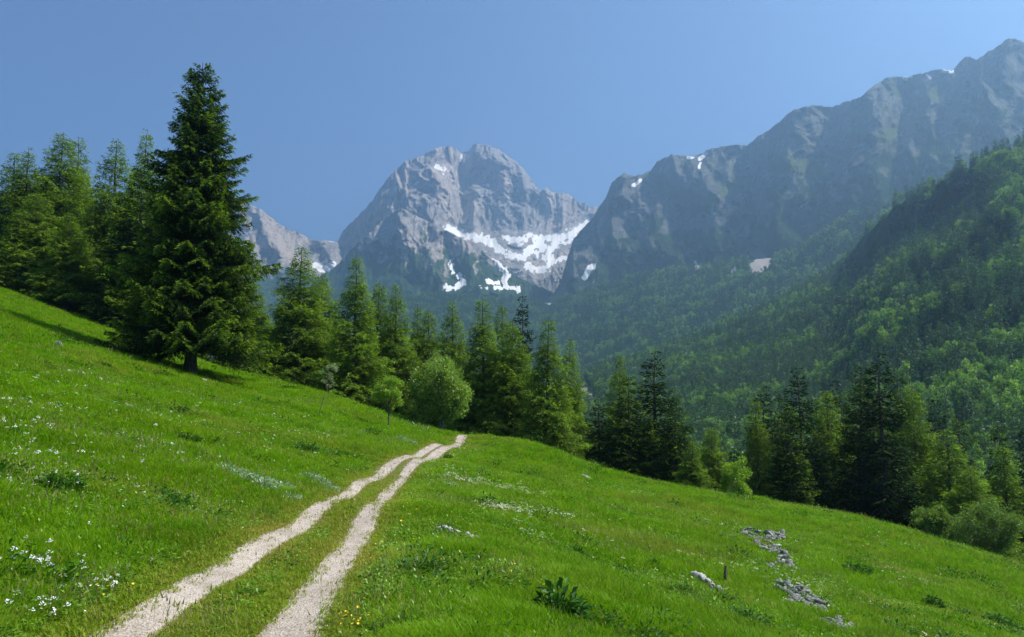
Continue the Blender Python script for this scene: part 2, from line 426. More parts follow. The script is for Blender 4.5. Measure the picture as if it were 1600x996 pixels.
# ------------------------------------------------------------------ far terrain: relief sheets built at their true distance
def strokes(px, py, lst, jit=1.5):
    j = fbm(px / 8, py / 8, 4, .65) * jit
    m = np.zeros(np.shape(px))
    for w, pts in lst: m = np.maximum(m, 1 - sm(w * .7, w * 1.25, poly_dist(px, py, pts) + j))
    return m
def relief(name, x0, x1, nc, nr, top, bot, dtop, dbot, mat, feats=(), k=.35, lams=(), masks=None, mode='lin', jag=0, stretch=2.0, skirt=300, seed=0, warp=.5, fk=.7, flat=None, extra=None):
    pxs = np.linspace(x0, x1, nc); ts = np.linspace(0, 1, nr)
    tp = top(pxs) + jag * fbm(pxs / 9 + seed, pxs * 0 + seed, 4, .6)
    PX, TT = np.meshgrid(pxs, ts)
    PY = bot(pxs)[None] * (1 - TT) + tp[None] * TT
    d0, d1 = dbot(pxs)[None], dtop(pxs)[None]
    D = d0 * (d1 / d0) ** TT if mode == 'log' else d0 + (d1 - d0) * TT
    if extra is not None: D = D + extra(PX, PY)
    sc = D / FOC
    wx = fbm(PX / 70 + seed * 3, PY / 70, 3) * warp * 26; wy = fbm(PX / 70 + 31, PY / 70 + seed, 3) * warp * 26
    calm = 1 if flat is None else 1 - .8 * strokes(PX, PY, [(w * 1.8 + 3, p_) for w, p_ in flat], 1)
    for lam in lams:
        st = 1 + (stretch - 1) * min(1, lam / 40)
        n = perlin((PX + wx + (PY + wy) * .35 * math.sin(lam)) / lam + seed * 5.1, (PY + wy) / (lam * st) + lam)
        D = D - calm * (k * lam * sc * (1 - 2.2 * np.abs(n)) * (.62 if lam > 30 else .8) - k * lam * sc * .25)
    for amp, w, pts in feats:
        D = D - amp * fk * sm(0, 1, np.maximum(0, 1 - poly_dist(PX + wx * 1.1, PY + wy * 1.1, pts) / w)) ** .7
    V = P(PX, PY, D)
    back = [V[-1] + np.array([0, 1, 0]) * a + np.array([0, 0, -1]) * b for a, b in ((.03 * D[-1].mean(), .012 * D[-1].mean()), (.25 * D[-1].mean(), .16 * D[-1].mean()))]
    front = V[0] + np.array([0, 0, -skirt])
    A = np.concatenate([front[None], V] + [b[None] for b in back], 0)
    A[..., 2] = np.maximum(A[..., 2], -119)
    at = {}
    for nm, fn in (masks or {}).items():
        mm = fn(PX, PY, TT); at[nm] = np.concatenate([mm[:1], mm, mm[-1:], mm[-1:]], 0).ravel()
    me = mesh(name, A, grid_faces(nr + 3, nc), mat, at, True)
    o = link(name, me); o['kind'] = 'structure'
    return o, V, PX, PY, TT
C6 = lambda *p: [(x / 2.759 + 380, y / 2.759 + 200) for x, y in p]
C7 = lambda *p: [(x / 2.213 + 900, y / 2.213 + 50) for x, y in p]
L4T = curve([(505,395),(527,378),(536,361),(561,336),(583,312),(597,290),(612,271),(634,251),(659,245),(670,236),(688,230),(706,228),(719,238),(730,237),(742,225),(764,227),(782,236),(808,254),(826,272),(833,287),(846,298),(853,293),(866,302),(887,303),(905,316),(923,323),(960,330)])
snow_main = [(6, C6((880,436),(960,464),(1040,478))), (6.5, C6((1030,478),(1080,500),(1105,525))), (4, C6((1105,525),(1150,550),(1215,562))), (6, C6((1215,555),(1230,530),(1260,508),(1300,520))),
 (4.5, C6((1130,475),(1180,490),(1240,468))), (6, C6((1270,478),(1340,475))), (6.5, C6((1345,480),(1400,464),(1450,440),(1480,422))), (3, C6((1340,505),(1400,490),(1440,462))), (2.5, C6((1300,600),(1360,570),(1390,560))), (3, C6((1200,500),(1235,470),(1262,478))), (5, C6((1480,420),(1500,408))),
 (5, C6((1310,520),(1330,570),(1300,610),(1265,612),(1225,596))), (5, C6((1345,490),(1320,540),(1300,560))), (3, C6((1262,530),(1268,550))),
 (2.5, C6((830,170),(875,186))), (3, C6((952,118),(940,142))), (1.5, C6((1035,245),(1050,250))), (1.7, C6((1100,322),(1120,325))), (1.5, C6((738,243),(760,232))), (1.5, C6((545,300),(552,296)))]
ridges4 = [(170, 46, C6((690,345),(700,260),(780,120),(850,80))), (110, 26, C6((800,130),(850,260),(930,430))), (-160, 16, C6((880,110),(870,240),(860,330),(870,430))),
 (-200, 22, C6((945,110),(935,200),(925,330),(930,430))), (140, 50, C6((1000,80),(1000,200),(1010,420))), (120, 40, C6((1100,100),(1150,250),(1140,440))),
 (130, 36, C6((1230,200),(1250,320),(1230,440))), (-140, 18, C6((1050,190),(1070,300),(1075,440))), (110, 30, C6((620,230),(560,380),(480,480))), (100, 40, C6((1350,290),(1400,420)))]
relief('mountain', 500, 965, 420, 250, L4T, curve([(500,505),(965,505)]), curve([(500,4500),(700,4700),(965,4500)]), curve([(500,3700),(965,3600)]), M['rock'],
 ridges4, .46, (74, 40, 22, 12, 7, 4), dict(snow=lambda x, y, t: strokes(x, y, snow_main, 4.5) * (1 - .5 * sm(.15, .5, fbm(x / 5, y / 14, 3))), veg=lambda x, y, t: .42 * sm(385, 440, y + fbm(x / 20, y / 20, 3) * 25) + .25 * sm(.35, .0, t) * 0,
 scree=lambda x, y, t: .45 * strokes(x, y, [(22, C6((900,440),(1050,500),(1200,530),(1400,470))), (14, C6((1270,600),(1380,580)))], 6), lawn=lambda x, y, t: x * 0), jag=2.2, seed=1, flat=snow_main, extra=lambda x, y: sm(690, 730, x) * 420 * sm(425, 352, y + (x - 790) * .04))
L4B = curve([(470,440),(500,432),(525,417),(550,388),(583,359),(605,338),(626,325),(640,331),(655,340),(699,361),(728,376),(764,398),(790,417),(815,436),(848,450),(880,466)])
snow_low = [(3.6, C6((870,690),(910,690),(950,670),(945,650),(932,636))), (3, C6((893,578),(905,625))), (4.2, C6((1085,560),(1110,600),(1142,635),(1122,665),(1140,686),(1185,696))),
 (4, C6((1100,670),(1055,662))), (3, C6((1110,690),(1090,686))), (2.5, C6((1030,690),(1050,694))), (3, C6((1118,560),(1135,590)))]
relief('mountain', 465, 885, 380, 170, L4B, curve([(465,520),(885,520)]), curve([(465,3750),(640,3850),(880,3450)]), curve([(465,3080),(885,2950)]), M['rock'],
 [(120, 30, C6((670,350),(760,480),(850,640))), (90, 24, C6((690,345),(560,480),(480,640))), (-80, 20, C6((820,430),(900,600))), (90, 26, C6((880,450),(980,560),(1020,660))), (-60, 14, C6((1000,520),(1090,640)))],
 .46, (60, 34, 20, 12, 7, 4), dict(snow=lambda x, y, t: strokes(x, y, snow_low, 3.5), scree=lambda x, y, t: .4 * strokes(x, y, [(12, C6((700,370),(880,460),(1060,560))), (16, C6((780,560),(860,660)))], 6),
 veg=lambda x, y, t: np.clip(sm(352, 425, y + (590 - x) * .06 + fbm(x / 16, y / 22, 4) * 42), 0, 1) * .95, lawn=lambda x, y, t: x * 0), jag=2, seed=2, flat=snow_low)
relief('mountain', -150, 545, 300, 130, curve([(-150,380),(150,370),(250,335),(320,312),(376,316),(402,324),(416,334),(445,356),(471,366),(489,376),(514,376),(527,379),(545,395)]),
 curve([(-150,500),(545,500)]), curve([(-150,4600),(545,4350)]), curve([(-150,3600),(545,3500)]), M['rock'], [(90, 20, [(402,330),(440,400),(455,440)]), (-70, 16, [(500,385),(505,440)])],
 .46, (60, 34, 20, 12, 7, 4), dict(snow=lambda x, y, t: strokes(x, y, [(5, C6((310,595),(350,612),(385,588))), (3, C6((375,632),(402,633))), (4, C6((420,650),(475,645))), (2, C6((370,484),(392,488)))]),
 veg=lambda x, y, t: sm(415, 440, y + fbm(x / 16, y / 16, 3) * 20), scree=lambda x, y, t: .5 * strokes(x, y, [(16, [(480,400),(500,430)])], 6), lawn=lambda x, y, t: x * 0), jag=2, seed=3)
L2T = curve([(430,452),(560,458),(700,463),(800,470),(860,474),(900,460),(1000,430),(1100,414),(1200,404),(1250,390),(1300,358),(1340,333),(1400,310),(1500,310)])
L3T = curve([(840,478),(862,464),(876,440),(886,405),(896,374),(912,355),(927,340),(934,326),(945,312),(956,285),(974,271),(990,276),(1017,267),(1026,253),(1049,242),(1069,244),(1094,242),(1108,233),(1148,226),(1167,228),(1180,217),(1207,199),(1239,172),(1270,164),(1298,168),(1325,158),(1345,152),(1365,134),(1388,120),(1420,120),(1465,108),(1487,111),(1508,88),(1526,93),(1551,77),(1578,59),(1600,66),(1660,90),(1800,60),(1950,130)])
snow3 = [(3, C7((200,530),(222,514))), (2.2, C7((385,436),(405,434))), (2.8, C7((428,440),(452,420))), (1.6, C7((430,455),(425,470))), (3.2, C7((1268,135),(1300,136))), (1.8, C7((1140,152),(1160,155))), (1.6, C7((1215,150),(1225,160))),
 (4.5, C7((30,850),(48,815),(60,812))), (2.5, C7((412,795),(422,818))), (1.3, C7((780,603),(800,592)))]
lawn3 = [(11, C7((250,510),(320,545),(390,570))), (9, C7((410,540),(450,575),(475,585))), (10, C7((515,545),(560,520),(580,525))), (13, C7((690,470),(760,450),(840,480))), (9, C7((1060,370),(1120,325),(1180,315))), (8, C7((1200,240),(1260,205))), (8, C7((1160,165),(1200,190))), (7, C7((1070,165),(1120,215))), (4, C7((780,600),(830,550),(850,540))), (7, C7((700,440),(720,430)))]
ridges3 = [(150, 30, [(974,271),(960,340),(930,400),(915,450)]), (150, 34, [(985,280),(1010,340),(1050,400),(1080,440)]), (-140, 24, [(1060,320),(1085,370),(1095,420)]), (130, 30, [(1049,242),(1110,310),(1130,400)]),
 (-120, 24, [(1160,240),(1180,320),(1185,400)]), (160, 40, [(1240,172),(1230,260),(1220,380)]), (-110, 26, [(1300,175),(1290,260),(1250,360)]), (130, 40, [(1345,155),(1370,220),(1340,310)]), (-110, 26, [(1440,120),(1400,210),(1400,290)]), (150, 50, [(1578,60),(1510,180),(1470,260)])]
relief('mountain_ridge', 840, 1930, 560, 230, L3T, lambda x: L2T(x) + 45, curve([(840,3250),(890,3350),(930,3650),(1050,3500),(1300,2900),(1600,2500),(1930,2300)]),
 curve([(840,2950),(1050,2750),(1300,2250),(1600,2000),(1930,1900)]), M['rock2'], ridges3, .36, (90, 50, 28, 16, 9, 5), dict(
 snow=lambda x, y, t: strokes(x, y, snow3, 1), lawn=lambda x, y, t: .9 * strokes(x, y, lawn3, 5), veg=lambda x, y, t: np.clip(sm(.62, .1, t + fbm(x / 24, y / 24, 4) * .4) * .9 + .36, 0, 1),
 scree=lambda x, y, t: strokes(x, y, [(7, C7((615,760),(650,790),(620,812))), (3, C7((90,650),(75,690)))] , 2) + .4 * strokes(x, y, [(3, C7((250,560),(330,640),(400,690))), (3, C7((130,610),(190,700)))], 3)), jag=2.2, seed=4, stretch=1.5)
_, VB, PXB, PYB, TB = relief('forest_slope', 430, 1500, 260, 120, L2T, curve([(430,600),(850,640),(1000,600),(1300,480),(1500,430)]), curve([(430,3050),(860,2900),(1100,2500),(1300,2050),(1500,1800)]),
 curve([(430,1500),(850,1450),(1300,1480),(1500,1350)]), M['floor'], [(60, 40, [(1300,370),(1150,450),(1000,540)]), (60, 40, [(1180,420),(1050,480),(940,560)]), (50, 40, [(1050,425),(960,480),(880,560)])], .3, (90, 40), dict(
 scree=lambda x, y, t: strokes(x, y, [(11, C7((618,760),(650,795),(625,815))), (4, C7((413,800),(422,815))), (4, [(852,468),(858,474)]), (3.5, [(1150,420),(1143,426)])], 2)), seed=5)
L1T = curve([(780,660),(820,640),(900,606),(950,582),(1000,565),(1050,549),(1100,529),(1150,507),(1200,486),(1250,458),(1290,434),(1310,417),(1340,380),(1370,347),(1400,320),(1450,296),(1500,268),(1560,243),(1600,230),(1700,195),(2000,140)])
_, VA, PXA, PYA, TA = relief('forest_hillside', 790, 2000, 300, 160, L1T, curve([(780,760),(1000,800),(1200,860),(1600,980),(2000,1100)]),
 curve([(780,700),(1000,1250),(1200,1300),(1300,1250),(1400,980),(1500,860),(1600,800),(2000,700)]), curve([(780,280),(1200,200),(1600,135),(2000,110)]), M['floor'],
 [(-240, 60, [(1300,432),(1370,405),(1440,370),(1500,335)]), (70, 40, [(1600,330),(1450,410),(1300,480),(1200,540)]), (40, 40, [(1600,460),(1400,520),(1250,600)])], .28, (120, 50), dict(
 scree=lambda x, y, t: strokes(x, y, [(7, [(912,612),(925,630)]), (6, [(955,650),(965,660)]), (6, [(1145,690),(1150,700)])], 2)), mode='log', seed=6)
# valley floor and land out to the horizon
a = np.linspace(0, 2 * np.pi, 49)[:-1]; V = [(0, 0, -120)]; T = []
rr = [500, 1500, 3500, 6500, 9500]
for r_ in rr:
    for q_ in a: V.append((r_ * math.sin(q_), r_ * math.cos(q_), -120 - (0 if r_ < 6000 else 4)))
for k_ in range(48):
    T.append((0, 1 + (k_ + 1) % 48, 1 + k_))
    for j in range(len(rr) - 1):
        p0 = 1 + j * 48; p1 = p0 + 48
        T += [(p0 + k_, p0 + (k_ + 1) % 48, p1 + (k_ + 1) % 48), (p0 + k_, p1 + (k_ + 1) % 48, p1 + k_)]
o = link('ground', mesh('ground', V, T, M['floor'], {'scree': np.zeros(len(V))}, True)); o['kind'] = 'structure'

# ------------------------------------------------------------------ haze filling the valley
m, nt, out = newmat('haze_air')
pv = N(nt, 'ShaderNodeVolumePrincipled'); pv.inputs['Color'].default_value = (.43, .69, 1.0, 1)
pv.inputs['Density'].default_value = 1.95e-4; pv.inputs['Anisotropy'].default_value = .66
nt.links.new(pv.outputs[0], out.inputs['Volume'])
hx, hz0, hz1 = 9800, -126, 1900
V = [(x, y, z) for x in (-hx, hx) for y in (-hx, hx) for z in (hz0, hz1)]
T = [(0, 1, 3, 2), (4, 6, 7, 5), (0, 4, 5, 1), (2, 3, 7, 6), (0, 2, 6, 4), (1, 5, 7, 3)]
o = link('haze', mesh('haze', V, T, m)); o['kind'] = 'stuff'

# ------------------------------------------------------------------ tree builders (crown and trunk are separate meshes)
def conifer(seed, H, Rm, nb, el, style, z0=.06, prof=.8, wood=5, trunk_r=None, lean=0):
    """spruce or larch: trunk with limbs, and a crown of small needle sprays set on side twigs"""
    g = np.random.default_rng(seed)
    tr = trunk_r or H * .013
    k = 14; zz = np.linspace(0, 1, k)
    tx = np.cumsum(g.normal(0, H * .0015, k)) + lean * zz; ty = np.cumsum(g.normal(0, H * .0015, k))
    tx -= tx[0]; ty -= ty[0]
    flare = 1 + .55 * np.exp(-zz * 30)
    TV, TT_ = tube(np.stack([tx, ty, zz * H - .5 * (zz == 0)], 1), np.maximum(tr * (1 - zz) ** .85 * flare, .015), 9)
    W = Parts(); W.add(TV, TT_)
    u = np.sort(g.random(nb))
    f = u ** .74 * (1 - z0)                                   # fraction below the top
    f = f + g.normal(0, .004, nb); f = np.clip(f, .006, 1 - z0 * .6)
    z = H * (1 - f)
    az = np.arange(nb) * 2.39996 + g.normal(0, .35, nb)
    lobe = 1 + .16 * np.sin(2 * az + z * .9) + .10 * np.sin(3 * az - z * 1.7) + .09 * np.sin(z * 2.3 + az)
    L = Rm * f ** prof * g.uniform(.72, 1.12, nb) * lobe * np.where(f > .88, 1 - .3 * (f - .88) / .12, 1) + .12
    bx = np.interp(z, zz * H, tx); by = np.interp(z, zz * H, ty)
    out = np.stack([np.cos(az), np.sin(az), np.zeros(nb)], 1); side = np.stack([-np.sin(az), np.cos(az), np.zeros(nb)], 1)
    if style == 'spruce': a0 = .75 - 1.45 * np.minimum(f * 1.5, 1) ** .7; a1 = .10 + .55 * f
    else: a0 = .55 - .75 * np.minimum(f * 1.3, 1); a1 = .10 + .15 * f
    a0 = a0 + g.normal(0, .10, nb)
    base = np.stack([bx, by, z], 1)
    def path(i, s):
        return base[i] + out[i] * (L[i] * s)[:, None] + np.array([0, 0, 1.]) * (L[i] * (a0[i] * s + a1[i] * s ** 2))[:, None]
    # limbs
    big = np.nonzero(L > .6)[0]
    ss = np.linspace(0, .92, wood)
    rr_ = np.clip(L[big] * .016, .012, .09)
    V = []; T = []
    a3 = np.array([0, 2.09, 4.19])
    for j, s in enumerate(ss):
        c0 = path(big, np.full(len(big), s)); r_ = rr_ * (1 - s * .9)
        V.append(c0[:, None] + (side[big][:, None] * np.cos(a3)[None, :, None] + np.array([0, 0, 1.]) * np.sin(a3)[None, :, None]) * r_[:, None, None])
    V = np.stack(V, 1)                                         # branch, ring, 3, xyz
    idx = np.arange(len(big) * wood * 3).reshape(len(big), wood, 3)
    for j in range(wood - 1):
        for q_ in range(3):
            a_ = idx[:, j, q_]; b_ = idx[:, j, (q_ + 1) % 3]; c_ = idx[:, j + 1, (q_ + 1) % 3]; d_ = idx[:, j + 1, q_]
            T += [np.stack([a_, b_, c_], 1), np.stack([a_, c_, d_], 1)]
    W.add(V, np.concatenate(T))
    # twigs
    sp = el['twig']; nt_ = np.maximum(4, (L / sp).astype(int) * 2)
    bi = np.repeat(np.arange(nb), nt_); m_ = len(bi)
    s = g.random(m_) ** .75 * .96 + .04
    s = np.maximum(s, np.minimum(.9, el.get('bare', .12) + 0 * s) * g.random(m_))
    sg = np.where(g.random(m_) < .5, 1., -1.)
    tl = (el['side'] * L[bi] * (1 - s) ** .7 * np.minimum(1, s * 3 + .25) + el['min']) * g.uniform(.6, 1.15, m_)
    tip = s > .93
    fw = g.uniform(.45, .8, m_)
    droop = el['droop'] * g.uniform(.3, 1.5, m_)
    td = unit(out[bi] * fw[:, None] + side[bi] * (sg * np.sqrt(1 - fw ** 2))[:, None] + np.array([0, 0, 1.]) * (-droop + a0[bi] * .35 + 2 * a1[bi] * s * .3)[:, None])
    p0 = path(bi, s)
    ne = np.maximum(2, (tl / el['step']).astype(int)); ti = np.repeat(np.arange(m_), ne); n_ = len(ti)
    v = g.random(n_)
    c0 = p0[ti] + td[ti] * (tl[ti] * v)[:, None] + np.array([0, 0, -1.]) * (el['hang'] * v ** 2 * tl[ti])[:, None] + g.normal(0, el['jit'], (n_, 3))
    d = unit(td[ti] + g.normal(0, el['spread'], (n_, 3)) + np.array([0, 0, -1.]) * (el['hang'] * v)[:, None])
    w = unit(np.cross(d, unit(g.normal(0, 1, (n_, 3)) + np.array([0, 0, .8]))))
    TVV, TTT = tris(c0, d, w, el['len'] * g.uniform(.6, 1.3, n_), el['wid'] * g.uniform(.7, 1.3, n_))
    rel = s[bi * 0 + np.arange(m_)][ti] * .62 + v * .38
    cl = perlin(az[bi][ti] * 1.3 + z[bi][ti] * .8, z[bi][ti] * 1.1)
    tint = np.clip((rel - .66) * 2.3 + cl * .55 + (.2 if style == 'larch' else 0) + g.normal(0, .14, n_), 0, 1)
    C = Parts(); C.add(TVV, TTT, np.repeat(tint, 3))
    # leader
    return C, W
def broadleaf(seed, H, Rx, n, leaf, clumps=70, zc=.56, squash=1.0, stems=4, base=.06, trunk_r=None, bright=.5, shape=None):
    """round-headed bush or tree: stems with limbs reaching into leaf clumps"""
    g = np.random.default_rng(seed)
    W = Parts(); C = Parts()
    cc = unit(g.normal(0, 1, (clumps, 3))); rr_ = g.uniform(.55, .95, clumps) ** .6
    hz = H * (1 - zc) * squash
    lob = 1 + .42 * perlin(cc[:, 0] * 1.6 + seed * 1.7, cc[:, 1] * 1.6 + cc[:, 2] * 1.3)
    cen = cc * (rr_ * lob)[:, None] * np.array([Rx, Rx, hz]) * .84
    low = np.where(cen[:, 2] < 0, .85, 1.0); cen[:, 0] *= low; cen[:, 1] *= low
    cen[:, 2] = np.where(cen[:, 2] < 0, cen[:, 2] * (zc - base) / (1 - zc), cen[:, 2]) + H * zc
    cen[:, :2] += perlin(cen[:, 2] * .7 + seed, cen[:, 0] * .5)[:, None] * Rx * .12
    tr = trunk_r or H * .018
    for i in range(stems):
        a_ = g.uniform(0, 6.28); q_ = np.array([math.cos(a_), math.sin(a_)]) * (0 if stems == 1 else Rx * .25)
        pts = [(q_[0] * t * .9, q_[1] * t * .9, H * zc * 1.3 * t - .25 * (t == 0)) for t in np.linspace(0, 1, 6)]
        V, T = tube(pts, np.linspace(tr, tr * .3, 6), 6); W.add(V, T)
    for i in range(clumps):
        b0 = np.array([cen[i, 0] * .15, cen[i, 1] * .15, min(cen[i, 2] * .55, H * zc)])
        pts = b0 + (cen[i] - b0) * np.linspace(0, 1, 4)[:, None] + np.array([0, 0, .1]) * H * .1 * np.sin(np.linspace(0, 3.1, 4))[:, None]
        V, T = tube(pts, np.linspace(tr * .3, .008, 4), 3); W.add(V, T)
    k = g.integers(0, clumps, n)
    cr = Rx * .27 * (90 / max(clumps, 90)) ** .33 * g.uniform(.5, 1.35, clumps)
    o = unit(g.normal(0, 1, (n, 3))); rad_ = g.random(n) ** .4
    c0 = cen[k] + o * (cr[k] * rad_)[:, None]
    d = unit(o + g.normal(0, .7, (n, 3)) + np.array([0, 0, .25])); w = unit(np.cross(d, g.normal(0, 1, (n, 3))))
    TVV, TTT = tris(c0, d, w, leaf * g.uniform(.7, 1.35, n), leaf * .62 * g.uniform(.7, 1.3, n))
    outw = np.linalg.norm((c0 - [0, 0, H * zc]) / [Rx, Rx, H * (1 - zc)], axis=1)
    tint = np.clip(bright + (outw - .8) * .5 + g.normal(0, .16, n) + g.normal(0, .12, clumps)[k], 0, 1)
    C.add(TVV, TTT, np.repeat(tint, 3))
    return C, W
EL_HERO = dict(twig=.115, side=.34, min=.22, droop=.18, step=.058, hang=.30, jit=.03, spread=.34, len=.21, wid=.075, bare=.15)
EL_SPRUCE = dict(twig=.20, side=.36, min=.22, droop=.20, step=.10, hang=.30, jit=.04, spread=.36, len=.27, wid=.10, bare=.15)
EL_LARCH = dict(twig=.19, side=.38, min=.34, droop=.22, step=.085, hang=.55, jit=.07, spread=.6, len=.22, wid=.085, bare=.05)
EL_HILL = dict(twig=.55, side=.42, min=.35, droop=.15, step=.30, hang=.3, jit=.10, spread=.45, len=.75, wid=.38, bare=.1)
def protos():
    d = {}
    def put(key, cw, leafm, barkm, nm='crown'):
        d[key] = (cw[0].mesh(nm, M[leafm]), cw[1].mesh('trunk', M[barkm], True))
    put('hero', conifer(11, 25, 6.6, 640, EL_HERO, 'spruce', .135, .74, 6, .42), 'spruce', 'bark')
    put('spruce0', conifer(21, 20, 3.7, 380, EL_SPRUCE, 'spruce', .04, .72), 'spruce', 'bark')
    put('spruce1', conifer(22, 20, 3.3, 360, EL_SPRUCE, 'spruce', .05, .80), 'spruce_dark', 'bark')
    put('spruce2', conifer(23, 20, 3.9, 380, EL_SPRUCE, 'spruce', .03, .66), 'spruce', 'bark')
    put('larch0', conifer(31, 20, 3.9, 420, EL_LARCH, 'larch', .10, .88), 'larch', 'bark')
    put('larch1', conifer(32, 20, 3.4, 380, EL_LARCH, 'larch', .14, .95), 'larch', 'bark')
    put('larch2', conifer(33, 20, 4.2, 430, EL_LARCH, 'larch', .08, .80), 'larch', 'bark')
    return d
PR = protos()
def plant_tree(name, proto, px, top, d, label, cat, group=None, hw=None, H0=20., R0=3.7, dz=0):
    """stand a tree on the ground where it grows, d metres away, as tall as it reaches in the photograph"""
    x = float(P(px, 600, d)[0]); y = float(d); z = gz(x, y) - .1
    ztop = float(P(px, top, d)[2]); h = max(2.0, ztop - z)
    s = h / H0; sx = s if hw is None else (hw / FOC * d) / R0
    sx = min(max(sx * (1.6 if group and 'right' in group else 1.42), s * .75), s * 2.1)
    o = thing(name, label, cat, (x, y, z), RG.uniform(0, 6.28), group, (sx, sx, s))
    o.rotation_euler.x = RG.normal(0, .018); o.rotation_euler.y = RG.normal(0, .018)
    for nm, me in zip(('crown', 'trunk'), PR[proto]): link(nm, me, o)
    return o
hero = plant_tree('spruce_tree', 'hero', 296, 100, 54, 'largest dark spruce with broad drooping boughs standing alone on the grassy slope', 'spruce', None, H0=25., R0=6.6)
hero.rotation_euler.z = .6; hero.scale.x = hero.scale.y = hero.scale.z
GL = 'trees of the hillside stand left of the big spruce'
GM = 'larches in the row behind the grassy crest'
GR = 'trees along the lower edge of the right meadow'
def tr(kind, var, px, top, d, hw, label, group):
    plant_tree(f'{kind}_tree', f'{kind}{var}', px, top, d, label, kind, group, hw, 20., {'spruce0': 3.7, 'spruce1': 3.3, 'spruce2': 3.9, 'larch0': 3.9, 'larch1': 3.4, 'larch2': 4.2}[f'{kind}{var}'])
tr('larch', 0, 0, 240, 92, 50, 'larch cut by the left edge of the photograph', GL)
tr('larch', 1, 29, 234, 90, 46, 'narrow larch second from the left edge, lower than its right neighbour', GL)
tr('larch', 2, 75, 205, 92, 62, 'tall full larch with a sharp dark tip near the left edge', GL)
tr('larch', 1, 107, 214, 97, 46, 'bluish thin-topped larch close behind the tall larch near the left edge', GL)
tr('larch', 0, 165, 221, 90, 60, 'bright green round-topped larch midway between left edge and big spruce', GL)
tr('larch', 1, 197, 201, 99, 44, 'pale thin-topped larch rising above the stand beside the big spruce', GL)
tr('spruce', 0, 212, 256, 82, 62, 'dark spruce with light tips crowding the left side of the big spruce', GL)
tr('larch', 2, 48, 300, 86, 50, 'low front larch under the narrow larch near the left edge', GL)
tr('larch', 0, 97, 335, 83, 52, 'front larch with a bare grey trunk foot at the grass edge', GL)
tr('larch', 1, 140, 300, 88, 44, 'shaded larch between the tall sharp larch and the round-topped one', GL)
tr('spruce', 1, 172, 375, 84, 56, 'low dark spruce at the grass edge left of the big spruce', GL)
tr('larch', 2, 232, 300, 92, 50, 'larch seen through the left boughs of the big spruce', GL)
tr('spruce', 2, 245, 430, 76, 48, 'small black-green spruce under the lower left boughs of the big spruce', GL)
tr('larch', 1, 12, 330, 84, 44, 'low brownish larch at the left edge above the grass', GL)
for px, top, d, hw, k_ in ((-60, 250, 100, 60, 0), (-30, 300, 92, 60, 2), (20, 290, 104, 60, 0), (60, 280, 108, 60, 2), (125, 290, 106, 60, 0), (150, 320, 100, 60, 2), (190, 300, 108, 60, 0), (215, 340, 100, 60, 2), (262, 380, 98, 55, 0), (85, 360, 100, 55, 1), (35, 380, 98, 55, 1), (180, 400, 96, 55, 1), (-90, 280, 108, 60, 2)):
    tr('larch', k_, px, top, d, hw, 'larch hidden deep inside the shaded stand behind its front trees', 'larches hidden inside the left stand')
tr('larch', 0, 398, 445, 84, 36, 'low larch just right of the big spruce, half behind its boughs', GM)
tr('larch', 0, 463, 384, 76, 58, 'wide olive larch first right of the big spruce', GM)
tr('larch', 2, 503, 425, 84, 44, 'larch with its crown merging behind the wide olive larch', GM)
tr('larch', 1, 553, 397, 70, 46, 'tallest larch right of the big spruce, open crown and layered boughs', GM)
tr('larch', 2, 584, 440, 78, 46, 'full light green larch leaning on the open-crowned tall larch', GM)
tr('larch', 0, 619, 444, 76, 40, 'larch with a pointed top left of the gap above the round bush', GM)
tr('larch', 1, 648, 474, 82, 32, 'slim pale larch top between two taller larches above the sapling', GM)
tr('larch', 2, 671, 482, 80, 40, 'lower round-topped larch straight above the round bush', GM)
tr('larch', 0, 711, 472, 77, 42, 'dense larch above the right shoulder of the round bush', GM)
tr('larch', 1, 757, 464, 74, 46, 'tall larch right of the round bush with two bare leaning trunks below', GM)
tr('larch', 0, 783, 478, 80, 42, 'larch overlapped by the tall one right of the round bush', GM)
tr('larch', 2, 799, 500, 72, 50, 'broad larch in front of the dark spruce tip', GM)
tr('spruce', 1, 816, 460, 86, 34, 'nearly black spruce tip poking out above the larches', GM)
tr('larch', 1, 853, 493, 68, 46, 'open drooping larch at the right end of the row, trunk showing through', GM)
tr('larch', 0, 882, 530, 74, 40, 'larch trailing behind the drooping larch at the row end', GM)
for px, top, d, hw, k_ in ((430, 500, 90, 50, 2), (480, 520, 95, 50, 1), (525, 500, 92, 46, 0), (600, 520, 90, 46, 1), (640, 540, 92, 46, 2), (690, 540, 92, 46, 0), (735, 545, 90, 46, 1), (770, 560, 88, 46, 2), (830, 560, 86, 44, 0), (350, 500, 92, 50, 1), (310, 520, 95, 50, 0), (560, 560, 96, 46, 2), (660, 590, 84, 36, 1), (870, 620, 80, 36, 1)):
    tr('larch', k_, px, top, d, hw, 'shaded larch filling the gap behind the front row of larches', 'larches hidden behind the middle row')
tr('spruce', 1, 936, 622, 72, 32, 'small grey-green spruce standing alone right of the larch row', GR)
tr('larch', 0, 965, 556, 80, 36, 'feathery larch behind the left spruce of the pair past the larch row', GR)
tr('spruce', 0, 984, 585, 70, 42, 'dark spruce with bright tips in front of the feathery larch', GR)
tr('spruce', 1, 1027, 546, 72, 48, 'tall dark pointed spruce nearest the middle of the photograph', GR)
tr('spruce', 2, 1056, 615, 68, 34, 'lower spruce against the right flank of the tall pointed spruce', GR)
tr('larch', 0, 1075, 690, 64, 28, 'young light green larch at the foot of the tall pointed spruce', GR)
tr('larch', 2, 1108, 664, 72, 34, 'short bushy larch between the tall pointed spruce and the thin larch', GR)
tr('larch', 1, 1185, 620, 74, 32, 'thin brownish larch with a sparse crown standing between two gaps', GR)
tr('spruce', 0, 1228, 640, 66, 36, 'spruce with tip growth crowding the left side of the narrow dark spruce', GR)
